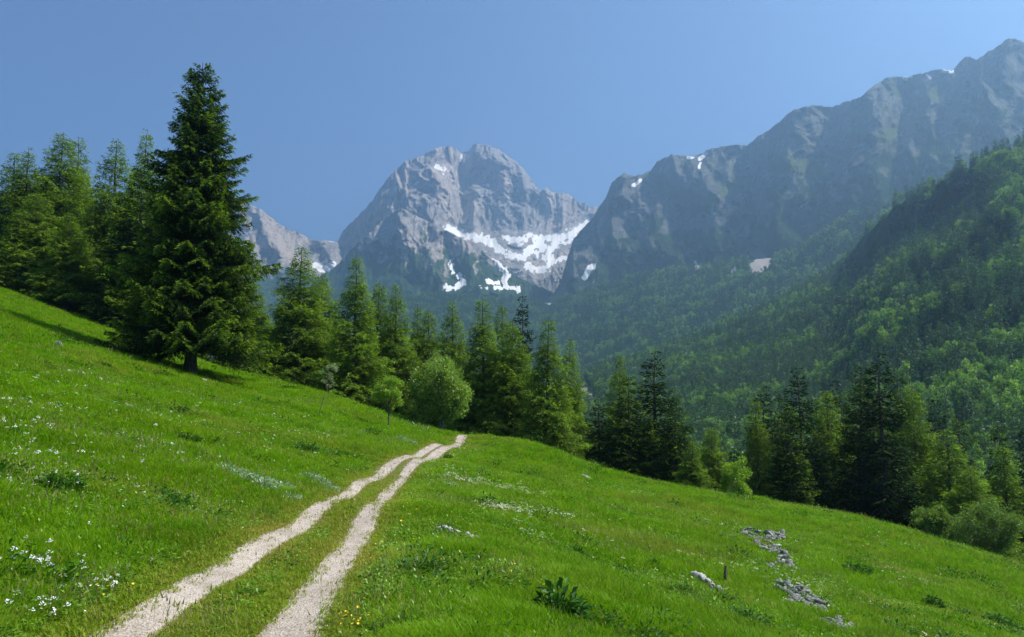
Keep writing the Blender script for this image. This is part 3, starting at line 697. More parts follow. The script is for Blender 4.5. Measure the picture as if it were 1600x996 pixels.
tr('spruce', 1, 1250, 572, 72, 42, 'narrow dark spruce with a column shape above the meadow edge', GR)
tr('larch', 0, 1292, 610, 80, 44, 'green larch in the gap between the two dark spruces', GR)
tr('spruce', 2, 1332, 568, 74, 46, 'dark spruce left of the tallest right one', GR)
tr('spruce', 1, 1382, 547, 70, 54, 'tallest dark spruce of the right group with a bare lower trunk', GR)
tr('larch', 2, 1428, 600, 76, 44, 'larch leaning out right of the tallest right spruce', GR)
tr('larch', 0, 1478, 672, 66, 62, 'wide larch with drooping layered boughs right of the tallest spruce', GR)
tr('larch', 2, 1510, 730, 60, 50, 'sunlit low larch in front of the wide drooping one', GR)
tr('larch', 1, 1570, 690, 70, 48, 'slender larch near the right edge above the grey bush', GR)
tr('spruce', 0, 1612, 700, 66, 48, 'spruce cut by the right edge of the photograph', GR)
for px, top, d, hw, k_ in ((915, 660, 84, 34, 0), (1195, 600, 88, 40, 1), (1225, 610, 92, 42, 2), (1285, 590, 92, 42, 1), (1350, 585, 90, 44, 0), (1410, 575, 94, 46, 2), (1455, 620, 94, 44, 1), (1500, 650, 96, 44, 0), (1140, 700, 90, 40, 0), (1160, 720, 80, 36, 2), (1205, 640, 84, 40, 1), (1272, 625, 82, 40, 0), (1312, 620, 84, 40, 2), (1355, 610, 80, 44, 1), (1405, 610, 84, 44, 0), (1440, 650, 82, 40, 2), (1520, 700, 84, 44, 1), (1548, 660, 90, 40, 0), (1590, 640, 90, 46, 1), (1008, 640, 86, 40, 0), (1045, 650, 84, 40, 2), (1082, 700, 80, 36, 1), (1125, 730, 76, 32, 0), (1210, 690, 92, 40, 2), (1270, 680, 94, 44, 1), (1310, 690, 90, 44, 0), (1355, 670, 92, 44, 2), (1400, 690, 86, 44, 1), (1445, 720, 84, 44, 0), (1540, 780, 76, 40, 2), (1000, 690, 92, 44, 1), (1060, 720, 88, 40, 0), (945, 700, 90, 36, 2), (1640, 730, 70, 50, 0), (905, 640, 92, 34, 1)):
    tr('spruce', k_, px, top, d, hw, 'spruce in deep shade behind the trees at the meadow edge', 'shaded spruces behind the right group')

# bushes and saplings
def leafy(name, cw, leafm, barkm, px, py, d, label, cat, group=None, rz=0, dz=0):
    x = float(P(px, py, d)[0]); z = gz(x, d)
    o = thing(name, label, cat, (x, d, z - .05 + dz), rz, group)
    link('crown', cw[0].mesh('crown', M[leafm]), o); link('trunk', cw[1].mesh('trunk', M[barkm], True), o)
    return o
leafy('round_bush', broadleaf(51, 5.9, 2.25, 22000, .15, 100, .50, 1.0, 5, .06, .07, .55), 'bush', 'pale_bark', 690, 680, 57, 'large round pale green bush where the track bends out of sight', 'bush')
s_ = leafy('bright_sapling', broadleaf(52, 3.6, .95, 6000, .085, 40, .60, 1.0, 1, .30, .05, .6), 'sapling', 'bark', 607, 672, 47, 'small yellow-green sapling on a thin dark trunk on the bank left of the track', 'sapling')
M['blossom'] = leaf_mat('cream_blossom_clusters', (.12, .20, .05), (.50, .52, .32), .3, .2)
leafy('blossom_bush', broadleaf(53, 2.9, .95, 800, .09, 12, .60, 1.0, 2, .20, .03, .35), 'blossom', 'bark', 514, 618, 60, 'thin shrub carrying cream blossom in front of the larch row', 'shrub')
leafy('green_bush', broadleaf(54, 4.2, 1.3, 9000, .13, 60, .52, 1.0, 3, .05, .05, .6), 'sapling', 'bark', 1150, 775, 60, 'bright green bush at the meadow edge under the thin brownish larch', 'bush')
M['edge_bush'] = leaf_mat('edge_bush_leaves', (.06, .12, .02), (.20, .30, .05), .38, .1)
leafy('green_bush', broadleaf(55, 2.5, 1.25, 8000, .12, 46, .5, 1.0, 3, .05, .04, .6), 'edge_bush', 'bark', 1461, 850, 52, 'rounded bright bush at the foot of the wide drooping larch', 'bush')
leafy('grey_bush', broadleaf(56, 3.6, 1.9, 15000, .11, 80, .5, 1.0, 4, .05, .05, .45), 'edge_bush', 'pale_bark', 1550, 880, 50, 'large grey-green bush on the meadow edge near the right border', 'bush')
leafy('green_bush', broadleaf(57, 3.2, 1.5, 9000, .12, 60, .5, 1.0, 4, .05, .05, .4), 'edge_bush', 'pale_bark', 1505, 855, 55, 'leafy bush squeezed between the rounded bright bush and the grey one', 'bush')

# ------------------------------------------------------------------ scattering real instanced geometry
store = bpy.data.collections.new('prototypes')                 # never linked to the scene
def scatter(name, pts, rot, scl, idx, protos_, extra=None, parent=None):
    c = bpy.data.collections.new(name + '_kinds')
    for i, me in enumerate(protos_):
        c.objects.link(bpy.data.objects.new(f'{name}_kind_{i:02d}', me))
    me = bpy.data.meshes.new(name); me.vertices.add(len(pts)); me.vertices.foreach_set('co', np.asarray(pts, np.float32).ravel())
    me.attributes.new('rot', 'FLOAT_VECTOR', 'POINT').data.foreach_set('vector', np.asarray(rot, np.float32).ravel())
    me.attributes.new('scl', 'FLOAT_VECTOR', 'POINT').data.foreach_set('vector', np.asarray(scl, np.float32).ravel())
    me.attributes.new('pick', 'INT', 'POINT').data.foreach_set('value', np.asarray(idx, np.int32))
    for k, v in (extra or {}).items(): me.attributes.new(k, 'FLOAT', 'POINT').data.foreach_set('value', np.asarray(v, np.float32))
    o = link(name, me); o['kind'] = 'stuff'
    ng = bpy.data.node_groups.new(name, 'GeometryNodeTree')
    ng.interface.new_socket('Geometry', in_out='INPUT', socket_type='NodeSocketGeometry'); ng.interface.new_socket('Geometry', in_out='OUTPUT', socket_type='NodeSocketGeometry')
    gi = ng.nodes.new('NodeGroupInput'); go = ng.nodes.new('NodeGroupOutput')
    ip = ng.nodes.new('GeometryNodeInstanceOnPoints'); ci = ng.nodes.new('GeometryNodeCollectionInfo')
    ci.inputs['Collection'].default_value = c; ci.inputs['Separate Children'].default_value = True; ci.inputs['Reset Children'].default_value = True
    def na(nm, t):
        n = ng.nodes.new('GeometryNodeInputNamedAttribute'); n.data_type = t; n.inputs['Name'].default_value = nm
        return [s for s in n.outputs if s.enabled and s.name == 'Attribute'][0]
    L_ = ng.links.new
    L_(gi.outputs[0], ip.inputs['Points']); L_(ci.outputs[0], ip.inputs['Instance']); ip.inputs['Pick Instance'].default_value = True
    L_(na('pick', 'INT'), ip.inputs['Instance Index'])
    e2r = ng.nodes.new('FunctionNodeEulerToRotation'); L_(na('rot', 'FLOAT_VECTOR'), e2r.inputs[0]); L_(e2r.outputs[0], ip.inputs['Rotation'])
    L_(na('scl', 'FLOAT_VECTOR'), ip.inputs['Scale']); L_(ip.outputs[0], go.inputs[0])
    o.modifiers.new('scatter', 'NODES').node_group = ng
    return o

# ------------------------------------------------------------------ the wooded slopes across the valley
def one_mesh(nm, cw, mats):
    V = np.concatenate([np.concatenate(cw[0].V), np.concatenate(cw[1].V)]); nv = sum(len(v) for v in cw[0].V)
    T0 = np.concatenate(cw[0].T); T1 = np.concatenate(cw[1].T) + nv
    return mesh(nm, V, np.concatenate([T0, T1]), mats, {'tint': np.concatenate(cw[0].t + cw[1].t)}, False, np.r_[np.zeros(len(T0)), np.ones(len(T1))])
HC = [conifer(61 + i, 15, 2.7 + .25 * i, 60, EL_HILL, ('spruce', 'larch', 'spruce')[i], .06, .75, 2) for i in range(3)]
HB = [broadleaf(71 + i, 12, 4.1 - .3 * i, 1500, .62, (26, 20, 32)[i], .52, 1.0, 1, .10, .2, .45) for i in range(3)]
near_meshes = [one_mesh('hill_tree', cw, [M['hill_conifer'], M['bark']]) for cw in HC] + [one_mesh('hill_tree', cw, [M['hill_broad'], M['bark']]) for cw in HB]
EL_FAR = dict(EL_HILL, twig=.8, step=.5, len=1.2, wid=.62)
FC = [conifer(81 + i, 15, 2.9, 34, EL_FAR, 'spruce', .05, .75, 2) for i in range(2)]
FB = [broadleaf(84 + i, 12, 4.0, 380, 1.15, (16, 12)[i], .52, 1.0, 1, .12, .2, .45) for i in range(2)]
far_meshes = [one_mesh('far_tree', cw, [M['hill_conifer'], M['bark']]) for cw in FC] + [one_mesh('far_tree', cw, [M['hill_broad'], M['bark']]) for cw in FB]
def sample_sheet(V, PX, PY, spacing, keep):
    a_ = V[1:, :-1] - V[:-1, :-1]; b_ = V[:-1, 1:] - V[:-1, :-1]
    ar = np.linalg.norm(np.cross(a_, b_)[..., :2] * 0 + np.cross(a_[..., :2], b_[..., :2])[..., None] / 1.4142, axis=-1)
    n = int(ar.sum() / spacing ** 2)
    i = RG.choice(ar.size, n, p=(ar / ar.sum()).ravel()); r_, c_ = i // ar.shape[1], i % ar.shape[1]
    u, v = RG.random(n)[:, None], RG.random(n)[:, None]
    pt = V[r_, c_] + a_[r_, c_] * u + b_[r_, c_] * v
    pp = proj(pt); k_ = keep(pp[0], pp[1], pt)
    return pt[k_]
_cr = curve([(-400,440),(0,455),(300,572),(430,600),(500,618),(600,648),(672,690),(740,680),(830,700),(960,750),(1130,778),(1300,808),(1450,845),(1600,893),(2000,1000)])
def keepA(x, y, p_):
    sc = strokes(x, y, [(11, [(912,610),(925,632)]), (9, [(955,650),(965,660)]), (8, [(1145,690),(1150,700)])], 2)
    return (sc < .2) & (x > 780) & (x < 1760) & (y < _cr(x) + 25)
def keepB(x, y, p_):
    sc = strokes(x, y, [(14, C7((618,760),(650,795),(625,812))), (6, C7((413,800),(422,815))), (6, [(852,466),(858,474)]), (5, [(1150,420),(1143,426)])], 2)
    return (sc < .2) & (x > 440) & (x < 1480) & (y < np.maximum(L1T(x) + 12, 400)) & (y < _cr(x) - 20)
ptA = sample_sheet(VA, PXA, PYA, 6.0, keepA)
ptB = sample_sheet(VB, PXB, PYB, 7.6, keepB)
def kinds(pt, nearset):
    x, y = proj(pt); n = len(pt)
    fb = fbm(pt[:, 0] / 90, pt[:, 1] / 90 + pt[:, 2] / 60, 3)
    pb = np.clip(.27 + fb * 1.1 + .42 * sm(1350, 1550, x) * sm(450, 600, y), .05, .95)
    isb = RG.random(n) < pb
    big = RG.uniform(.8, 1.5, n) * (1 + .25 * fb)
    return isb, big
print('slope trees', len(ptA), len(ptB))
isb, big = kinds(ptA, True)
dA = np.linalg.norm(ptA, axis=1); xA, yA = proj(ptA)
show = (xA > 0) & (xA < 1600) & (yA < _cr(xA) - 4) & (yA > 0)
size = np.where(show, big / dA, 0)
for flag, nmax, kind, base in ((False, 300, 'hillside_conifer', 0), (True, 300, 'hillside_broadleaf', 3)):
    cand = np.nonzero(isb == flag)[0]; cand = cand[np.argsort(-size[cand])][:nmax]; cand = cand[size[cand] > 0]
    for i in cand:
        o = bpy.data.objects.new(kind, near_meshes[base + RG.integers(0, 3)]); COL.objects.link(o)
        o.location = ptA[i] - [0, 0, .4]; o.rotation_euler = (0, 0, RG.uniform(0, 6.28)); s = big[i]
        o.scale = (s, s, s * RG.uniform(.9, 1.2))
        if flag: tag(o, 'light green leafy tree on the lower part of the wooded hillside across the valley', 'tree', 'leafy trees on the lower wooded hillside')
        else: tag(o, 'dark pointed conifer on the lower part of the wooded hillside across the valley', 'conifer', 'conifers on the lower wooded hillside')
    size[cand] = -1
rest = size >= 0
def put_forest(name, pt, isb, big, nearm):
    n = len(pt); k_ = len(nearm) // 2
    pick = np.where(isb, k_ + RG.integers(0, len(nearm) - k_, n), RG.integers(0, k_, n))
    rot = np.stack([RG.normal(0, .03, n), RG.normal(0, .03, n), RG.uniform(0, 6.28, n)], 1)
    return scatter(name, pt - [0, 0, .4], rot, np.stack([big, big, big * RG.uniform(.85, 1.25, n)], 1), pick, nearm)
put_forest('hillside_forest', ptA[rest], isb[rest], big[rest], near_meshes)
isb, big = kinds(ptB, False)
put_forest('far_forest', ptB, isb, big, far_meshes)

# ------------------------------------------------------------------ rocks, stakes, loose gravel
def rock(seed, sub=3, cuts=9, rough=.10):
    g = np.random.default_rng(seed); bm = __import__('bmesh').new(); __import__('bmesh').ops.create_icosphere(bm, subdivisions=sub, radius=1)
    V = np.array([v.co for v in bm.verts]); F_ = np.array([[v.index for v in f.verts] for f in bm.faces]); bm.free()
    for _ in range(cuts * 2):
        n = unit(g.normal(0, 1, 3)); d = g.uniform(.38, .72); h = V @ n - d; V = V - np.maximum(h, 0)[:, None] * n * .92
    V = V * (1 + rough * fbm(V[:, 0] * 2.5 + seed, V[:, 1] * 2.5 + V[:, 2] * 2, 3))[:, None]
    return V, F_
ROCKS = []
for i in range(6):
    V, F_ = rock(200 + i, 2, 8); V = V * 1.12; ROCKS.append((mesh('stone', V, F_, M['stone']), mesh('stone', V, F_, M['stone_pale'])))
BIG = [rock(220 + i, 3, 10, .16) for i in range(3)]
BIGM = [(mesh('boulder', v, f, M['stone']), mesh('boulder', v, f, M['stone_pale'])) for v, f in BIG]
CLEAR = []                                                     # (x, y, radius) kept free of grass
def boulder(px, py, wpx, hpx, label, pale=0, ang=0, deep=.7, nm='rock'):
    g_ = gpt(px, py); k = g_.y / FOC; w = wpx * k / 2; h = hpx * k * .8
    o = link(nm, BIGM[RG.integers(0, 3)][pale]); o.location = g_ + Vector((0, 0, h * .45 + .04)); o.scale = (w * 1.25, w * deep, max(h, w * .4)); o.rotation_euler = (0, ang, RG.uniform(-.3, .3))
    CLEAR.append((g_.x, g_.y, w * 1.1)); return tag(o, label, 'rock')
boulder(90, 543, 24, 13, 'pale grey boulder on the upper left slope below the shadow of the big spruce')
boulder(318, 597, 13, 6, 'small flat stone beside the foot of the big spruce', 1)
boulder(4, 752, 9, 8, 'bright white stone at the left edge of the photograph', 1)
boulder(784, 898, 12, 12, 'small white stone alone in the grass right of the long white rock', 1, .3)
boulder(705, 788, 11, 4, 'small white stone in the grass right of the track bend', 1)
boulder(917, 750, 22, 7, 'flat pale rock near the crest above the right meadow', 1, .35)
boulder(1358, 828, 9, 5, 'tiny white rock at the shaded crest under the tallest right spruce', 1)
boulder(1137, 838, 4, 4, 'tiny white stone left of the topmost rock pile', 1)
boulder(911, 874, 8, 6, 'small white stone at the foot of the broad-leaved herb', 1)
boulder(1392, 915, 20, 8, 'lone low grey rock in the far right meadow', 0, .4)
boulder(1362, 968, 18, 9, 'grey rock among cream flowers near the bottom right', 0, .4)
boulder(1020, 692, 3, 3, 'speck of pale stone on the hill', 1) if False else None
def outcrop(px, py, label, lst, pale=0):
    """one ledge of rock made of several broken stones, each a part"""
    g_ = gpt(px, py); o = thing('rock_outcrop', label, 'rock', g_)
    for (qx, qy, w, h) in [e for q0 in lst for e in (q0, (q0[0] + RG.uniform(-5, 5), q0[1] + RG.uniform(-3, 4), q0[2] * RG.uniform(.5, .9), q0[3] * RG.uniform(.4, .8)))]:
        q_ = gpt(qx, qy); k = q_.y / FOC; CLEAR.append((q_.x, q_.y, w * k * .9 + .22)); c_ = link('stone', ROCKS[RG.integers(0, 6)][pale], o)
        c_.location = q_ - g_ + Vector((0, 0, h * k * .45 + .08)); c_.scale = (w * k / 2 * 1.25, w * k / 2 * RG.uniform(.8, 1.3), h * k * .85); c_.rotation_euler = (RG.uniform(-.4, .4), RG.uniform(-.3, .5), RG.uniform(0, 6.28))
outcrop(705, 836, 'long flat white rock ledge broken in two in the grass right of the track', [(684,830,14,6),(693,829,16,7),(704,831,14,6),(714,834,10,5),(730,841,14,8),(736,845,12,8),(745,846,9,9)], 1)
outcrop(1104, 912, 'long grey-white rock ledge slanting down to the right near the wooden stake', [(1084,903,12,10),(1091,907,16,12),(1098,911,13,12),(1106,914,13,10),(1113,919,12,8),(1121,923,11,7),(1127,926,8,6)], 1)
def pile(px, py, label, pts, n, sz, seed):
    g = np.random.default_rng(seed); g_ = gpt(px, py); o = thing('rock_pile', label, 'rock pile', g_, 0, 'grey rock piles on the right slope')
    a_ = np.array(pts, float)
    for i in range(n):
        t = g.random() * (len(a_) - 1.001); j = int(t); c_ = a_[j] + (a_[j + 1] - a_[j]) * (t - j)
        q_ = gpt(c_[0] + g.normal(0, c_[2] * .62), c_[1] + g.normal(0, c_[3] * .6)); k = q_.y / FOC; w = sz * 1.35 * g.uniform(.5, 1.5) * k / 2; CLEAR.append((q_.x, q_.y, w * 1.3 + .19))
        s_ = link('stone', ROCKS[g.integers(0, 6)][int(g.random() < .10)], o); s_.location = q_ - g_ + Vector((0, 0, .05 + w * g.uniform(.2, .9)))
        s_.scale = (w * g.uniform(1.0, 1.8), w * g.uniform(.8, 1.3), w * g.uniform(.5, 1.0)); s_.rotation_euler = (g.uniform(-.6, .6), g.uniform(-.6, .6), g.uniform(0, 6.28))
pile(1185, 850, 'topmost grey rock pile, widest at its upper end, on the right slope', [(1162,836,4,3),(1178,840,9,7),(1195,846,9,9),(1205,843,8,6),(1222,838,6,3)], 62, 7.5, 1)
pile(1208, 864, 'small rock pile just under the topmost one on the right slope', [(1186,860,4,5),(1204,860,7,5),(1224,868,6,3)], 30, 7, 2)
pile(1222, 888, 'compact rounded grey rock pile, third from the top on the right slope', [(1204,884,6,6),(1220,882,9,10),(1240,891,6,4)], 46, 8.5, 3)
pile(1232, 922, 'scattered rock pile above the widest one on the right slope', [(1210,926,6,4),(1230,920,10,9),(1252,924,7,5)], 46, 8.5, 4)
pile(1262, 946, 'widest darkest rock pile, lowest but one on the right slope', [(1233,945,6,8),(1250,940,9,10),(1272,948,9,9),(1288,954,6,7)], 60, 10, 5)
pile(1305, 980, 'lowest rock pile at the bottom edge of the photograph on the right', [(1290,974,6,5),(1308,979,9,6),(1330,986,6,4)], 40, 9, 6)
def stake(px, py, hpx, label, r_=.035, tilt=0, nm='wooden_stake', cat='stake'):
    g_ = gpt(px, py); h = hpx / FOC * g_.y
    V, T = tube([(0, 0, -.1), (tilt * h * .5, 0, h * .5), (tilt * h, 0, h)], [r_, r_ * .9, r_ * .6], 7)
    P_ = Parts(); P_.add(V, T); c = len(V); P_.add([V[-7 + i] for i in range(7)] + [V[-7:].mean(0)], [(i, (i + 1) % 7, 7) for i in range(7)])
    o = link(nm, P_.mesh(nm, M['wood'])); o.location = g_; return tag(o, label, cat)
stake(1132, 914, 33, 'short weathered wooden stake standing beside the long grey rock', .045, .08)
stake(497, 648, 32, 'thin dark stick leaning out of the bank below the blossoming shrub', .022, .30, 'stick', 'stick')
# ------------------------------------------------------------------ meadow: grass, flowers, herbs
def herb(seed, n, r_, h, leaf, silver=False, mat='plant'):
    """a leafy clump: many pointed blades on short stems"""
    g = np.random.default_rng(seed); C = Parts()
    a_ = g.uniform(0, 6.28, n); q_ = np.sqrt(g.random(n)); cx = np.cos(a_) * q_ * r_; cy = np.sin(a_) * q_ * r_
    top = h * (1 - .55 * q_ ** 2) * g.uniform(.45, 1.08, n)
    c0 = np.stack([cx, cy, top * g.uniform(.35, 1, n)], 1)
    d = unit(np.stack([np.cos(a_) * (.4 + q_), np.sin(a_) * (.4 + q_), g.uniform(.0, 1.1, n)], 1) + g.normal(0, .35, (n, 3)))
    w = unit(np.cross(d, np.array([0, 0, 1.]) + g.normal(0, .3, (n, 3))))
    ln = leaf * g.uniform(.6, 1.35, n); wd = ln * g.uniform(.3, .5, n)
    mid = c0 + d * (ln * .45)[:, None]; tipp = c0 + d * ln[:, None] + np.array([0, 0, -1.]) * (ln * .22)[:, None]
    V = np.stack([c0, mid - w * wd[:, None] / 2, tipp, mid + w * wd[:, None] / 2], 1).reshape(-1, 3)
    i = np.arange(n) * 4; T = np.concatenate([np.stack([i, i + 1, i + 2], 1), np.stack([i, i + 2, i + 3], 1)])
    t = np.clip(q_ * .2 + top / h * .5 + g.normal(0, .2, n), 0, 1)
    C.add(V, T, np.repeat(t, 4))
    S = Parts()
    for k in range(7):
        b_ = g.uniform(0, 6.28); e = r_ * .6 * g.random()
        V2, T2 = tube([(0, 0, -.05), (math.cos(b_) * e * .5, math.sin(b_) * e * .5, h * .4), (math.cos(b_) * e, math.sin(b_) * e, h * .8)], [.008, .006, .004], 4); S.add(V2, T2, .3)
    return C.mesh('foliage', M[mat]), S.mesh('stem', M['plant'])
HERBS = [herb(101, 420, .26, .36, .13), herb(102, 520, .36, .24, .08), herb(103, 340, .22, .30, .10), herb(105, 700, .34, .30, .055), herb(106, 460, .30, .20, .085)]
SILV = herb(104, 420, .42, .26, .11, mat='silver')
def herb_thing(protom, px, py, wpx, label, group, nm='leafy_herb', cat='plant', hz=1.0, r0=.27):
    g_ = gpt(px, py); s = wpx / 2 / FOC * g_.y / r0; s = max(s, .35)
    CLEAR.append((g_.x, g_.y, 1.1 * s * r0))
    o = thing(nm, label, cat, g_, RG.uniform(0, 6.28), group, (s, s, s * hz))
    link('foliage', protom[0], o); link('stem', protom[1], o); return o
herb_thing(HERBS[0], 872, 974, 76, 'large dark leafy plant with long pointed leaves in the grass at the bottom middle', None, 'leafy_plant', 'plant', 1.35)
GH = 'dark leafy herbs dotted over the meadow'
for px, py, w_, lab in ((893,862,22,'dark broad-leaved herb beside a small white stone in the middle of the right meadow'), (908,870,16,'small herb touching the white stone right of the broad-leaved one'),
    (966,896,26,'soft green herb right of the big bottom plant'), (1020,886,20,'pale-leaved herb in a short row left of the long grey rock'), (1034,892,16,'last herb of the short row left of the long grey rock'),
    (1062,928,30,'dark herb just below the left tip of the long grey rock'), (1078,938,26,'dark herb below the middle of the long grey rock'), (1100,958,30,'leafy dark herb under the right end of the long grey rock'),
    (1128,940,20,'herb between the long grey rock and the wooden stake'), (1146,962,24,'herb left of the bushy one under the stake'), (1168,978,44,'bushy dark herb below the wooden stake'),
    (1328,880,18,'upright herb, top of three left of the lone far rock'), (1336,897,30,'widest dark herb left of the lone far rock'), (1358,894,14,'small herb touching the widest one left of the lone far rock'),
    (14,676,24,'dark herb at the left edge of the upper slope'), (90,578,16,'herb on the slope under the pale boulder'), (46,668,20,'dark leafy herb left on the upper slope among white flowers'), (90,760,40,'low dark herb hollow near the left edge'),
    (172,852,40,'dark herb clump in the lower left grass'), (222,870,18,'herb right of the lower left clump'), (255,872,14,'outer herb of the lower left row'), (288,690,26,'dark herb on the bank straight below the big spruce'), (304,712,16,'tiny dark herb near the silvery patch'),
    (472,704,26,'dark herb on the bank halfway up the track'), (158,573,18,'flat dark herb under the shadow of the big spruce'), (716,848,22,'dark herb growing against the right piece of the white rock'),
    (700,716,12,'dark herb on the right edge of the track bend'), (770,754,11,'leftmost of the small dark herbs on the right hill'), (780,735,10,'upper left small dark herb on the right hill'), (801,740,9,'upper small dark herb on the right hill'),
    (791,768,8,'middle small dark herb on the right hill'), (829,755,10,'right upper small dark herb on the right hill'), (818,784,9,'lower small dark herb on the right hill'), (834,830,16,'herb at the end of the cream flower band'), (795,816,14,'herb beside the cream flower band'),
    (1456,948,26,'darkest herb of the cluster on the far right slope'), (1483,930,14,'upper herb of the far right cluster'), (1503,960,18,'round dark herb in the far right cluster'), (1520,958,12,'small herb in the far right cluster'), (1490,964,12,'lower herb in the far right cluster'),
    (1556,976,30,'wide dark herb near the bottom right corner'), (1572,972,20,'herb behind the wide one near the bottom right corner'), (1590,988,20,'herb in the bottom right corner'), (1452,934,12,'pale small herb of the far right cluster'), (1250,848,10,'herb on the hill above the rock piles'), (1262,872,14,'dark herb right of the topmost rock pile'), (1240,866,12,'dark herb between the upper rock piles'),
    (1275,884,12,'herb in the shade line right of the rock piles'), (1210,946,14,'herb left of the lowest wide rock pile'), (1245,818,8,'tiny herb near the far crest above the rocks'), (1310,940,16,'herb right of the lowest wide rock pile'), (630,985,40,'low dark herb at the bottom edge right of the track'), (590,992,34,'low dark herb by the bottom edge next to the track'), (1030,950,18,'herb halfway between the big plant and the stake')):
    herb_thing(HERBS[RG.integers(1, 5)], px, py, w_ * 1.35, lab, GH, 'leafy_herb', 'herb', RG.uniform(.95, 1.3))
for px, py, w_, lab in ((352,738,26,'silvery herb at the upper left end of the pale patch left of the track'), (372,748,30,'silvery herb second along the pale patch left of the track'), (392,756,30,'silvery herb in the middle of the pale patch left of the track'), (412,766,30,'silvery herb fourth along the pale patch left of the track'), (434,766,30,'silvery herb fifth along the pale patch left of the track'),
    (452,778,22,'silvery herb at the lower right end of the pale patch left of the track'), (346,716,16,'small silvery herb above the pale patch'), (480,748,24,'silvery herb on the bank right of the pale patch'), (500,756,22,'silvery herb near the verge right of the pale patch'), (515,764,18,'silvery herb nearest the track verge'), (470,722,16,'silvery herb higher on the bank above the verge'),
    (625,688,14,'silvery herb below the bright sapling'), (640,694,14,'silvery herb by the bend below the sapling'), (700,762,20,'whitish herb at the start of the cream flower band')):
    herb_thing(SILV, px, py, w_ * 1.3, lab, 'silvery herbs on the bank left of the track', 'silvery_herb', 'herb', RG.uniform(1.3, 1.7), .36)
def tuft(seed, nbl, hgt, rad_, wid, bend):
    g = np.random.default_rng(seed); Vs = []; Ts = []; tt = []; n = 0
    for i in range(nbl):
        a_ = g.uniform(0, 6.28); r_ = rad_ * math.sqrt(g.random()); x0, y0 = r_ * math.cos(a_), r_ * math.sin(a_)
        b_ = g.uniform(0, 6.28); bx, by = math.cos(b_) * bend * g.uniform(.3, 1.4), math.sin(b_) * bend * g.uniform(.3, 1.4)
        h = hgt * g.uniform(.55, 1.25); w = wid * g.uniform(.7, 1.3); px_, py_ = -math.sin(b_) * w, math.cos(b_) * w
        V = [(x0 - px_, y0 - py_, -.03), (x0 + px_, y0 + py_, -.03), (x0 + bx * h * .35 - px_ * .8, y0 + by * h * .35 - py_ * .8, h * .6), (x0 + bx * h * .35 + px_ * .8, y0 + by * h * .35 + py_ * .8, h * .6), (x0 + bx * h, y0 + by * h, h)]
        T = [(0, 1, 3), (0, 3, 2), (2, 3, 4)]
        Vs.append(np.array(V)); Ts.append(np.array(T) + n); n += 5
        q_ = g.uniform(0, .35); tt += [q_, q_, q_ + .25, q_ + .25, q_ + .5]
    return mesh('tuft', np.concatenate(Vs), np.concatenate(Ts), M['grass'], {'tint': np.array(tt)})
TUFTS = [tuft(91, 46, .085, .20, .0042, .8), tuft(92, 44, .12, .20, .0048, .8), tuft(93, 30, .16, .20, .0042, .9), tuft(94, 46, .045, .20, .0045, .9)]
def meadow_pts(n, dmin, dmax, half=R(35), power=1.0):
    a_ = RG.uniform(-half, half, n); r_ = dmin * (dmax / dmin) ** (RG.random(n) ** power)
    return np.sin(a_) * r_, np.cos(a_) * r_
def put_on(x, y): return np.array([gz(a_, b_) for a_, b_ in zip(x, y)])
nT = 210000
gx_, gy_ = meadow_pts(nT, 4.2, 96, R(36))
gp = rut_gap(gx_, gy_)
k_ = gp > (.07 + .12 * RG.random(nT) ** 2) * np.clip(.85 + np.hypot(gx_, gy_) / 26, .9, 2.6) - .14 * (RG.random(nT) < .15)
for ex, ey, er in CLEAR: k_ &= np.hypot(gx_ - ex, gy_ - ey) > er
gx_, gy_, gp = gx_[k_], gy_[k_], gp[k_]
gzz = put_on(gx_, gy_); nT = len(gx_); dist = np.hypot(gx_, gy_)
strip = sm(.9, .15, gp)                                        # short worn grass beside and between the ruts
tall = fbm(gx_ / 4, gy_ / 4, 3)
size_ = np.clip(.85 + dist / 26, .9, 3.0)
pk = np.where(strip > .5, 3, np.where(tall > .22, 2, np.where(tall < -.15, 0, 1)))
pk = np.where(RG.random(nT) < .25, 1, pk); pk = np.where(strip > .55, 3, pk)
hs = np.clip(.9 + tall * .6, .5, 1.6) * (1 - .5 * strip) * np.clip(.9 + dist / 75, 1, 1.7)
dry = np.clip(strip * .62 * RG.uniform(.2, 1.2, nT) + np.clip(fbm(gx_ / 6 + 40, gy_ / 4, 4) - .15, 0, .6) * .5, 0, .8)
dry = np.where(RG.random(nT) < .08, .7, dry)
scatter('grass', np.stack([gx_, gy_, gzz], 1), np.stack([RG.normal(0, .12, nT), RG.normal(0, .12, nT), RG.uniform(0, 6.28, nT)], 1),
        np.stack([size_, size_, hs], 1), pk, TUFTS, {'dry': dry})
# thin brown seed stalks standing above the grass
def stalks(seed, n):
    g = np.random.default_rng(seed); V = []; T = []
    for i in range(n):
        x0, y0 = g.normal(0, .16, 2); h = g.uniform(.14, .30); bx, by = g.normal(0, .05, 2); k_ = len(V); w_ = .0022
        V += [(x0 - w_, y0, 0), (x0 + w_, y0, 0), (x0 + bx, y0 + by, h)]; T.append((k_, k_ + 1, k_ + 2))
        V += [(x0 + bx * .7 - .007, y0 + by * .7, h * .78), (x0 + bx * .7 + .007, y0 + by * .7, h * .8), (x0 + bx, y0 + by, h * 1.06)]; T.append((k_ + 3, k_ + 4, k_ + 5))
    return mesh('stalk', V, T, M['stalk'], {'tint': np.full(len(V), .5)})
M['stalk'] = leaf_mat('seed_stalks', (.15, .17, .03), (.34, .32, .10), .4, .6)
x, y = meadow_pts(8000, 8, 70, R(35)); k_ = (rut_gap(x, y) > .12) & (fbm(x / 5 + 70, y / 4, 3) + .2 * RG.normal(0, 1, len(x)) > .25); x, y = x[k_], y[k_]; n = len(x)
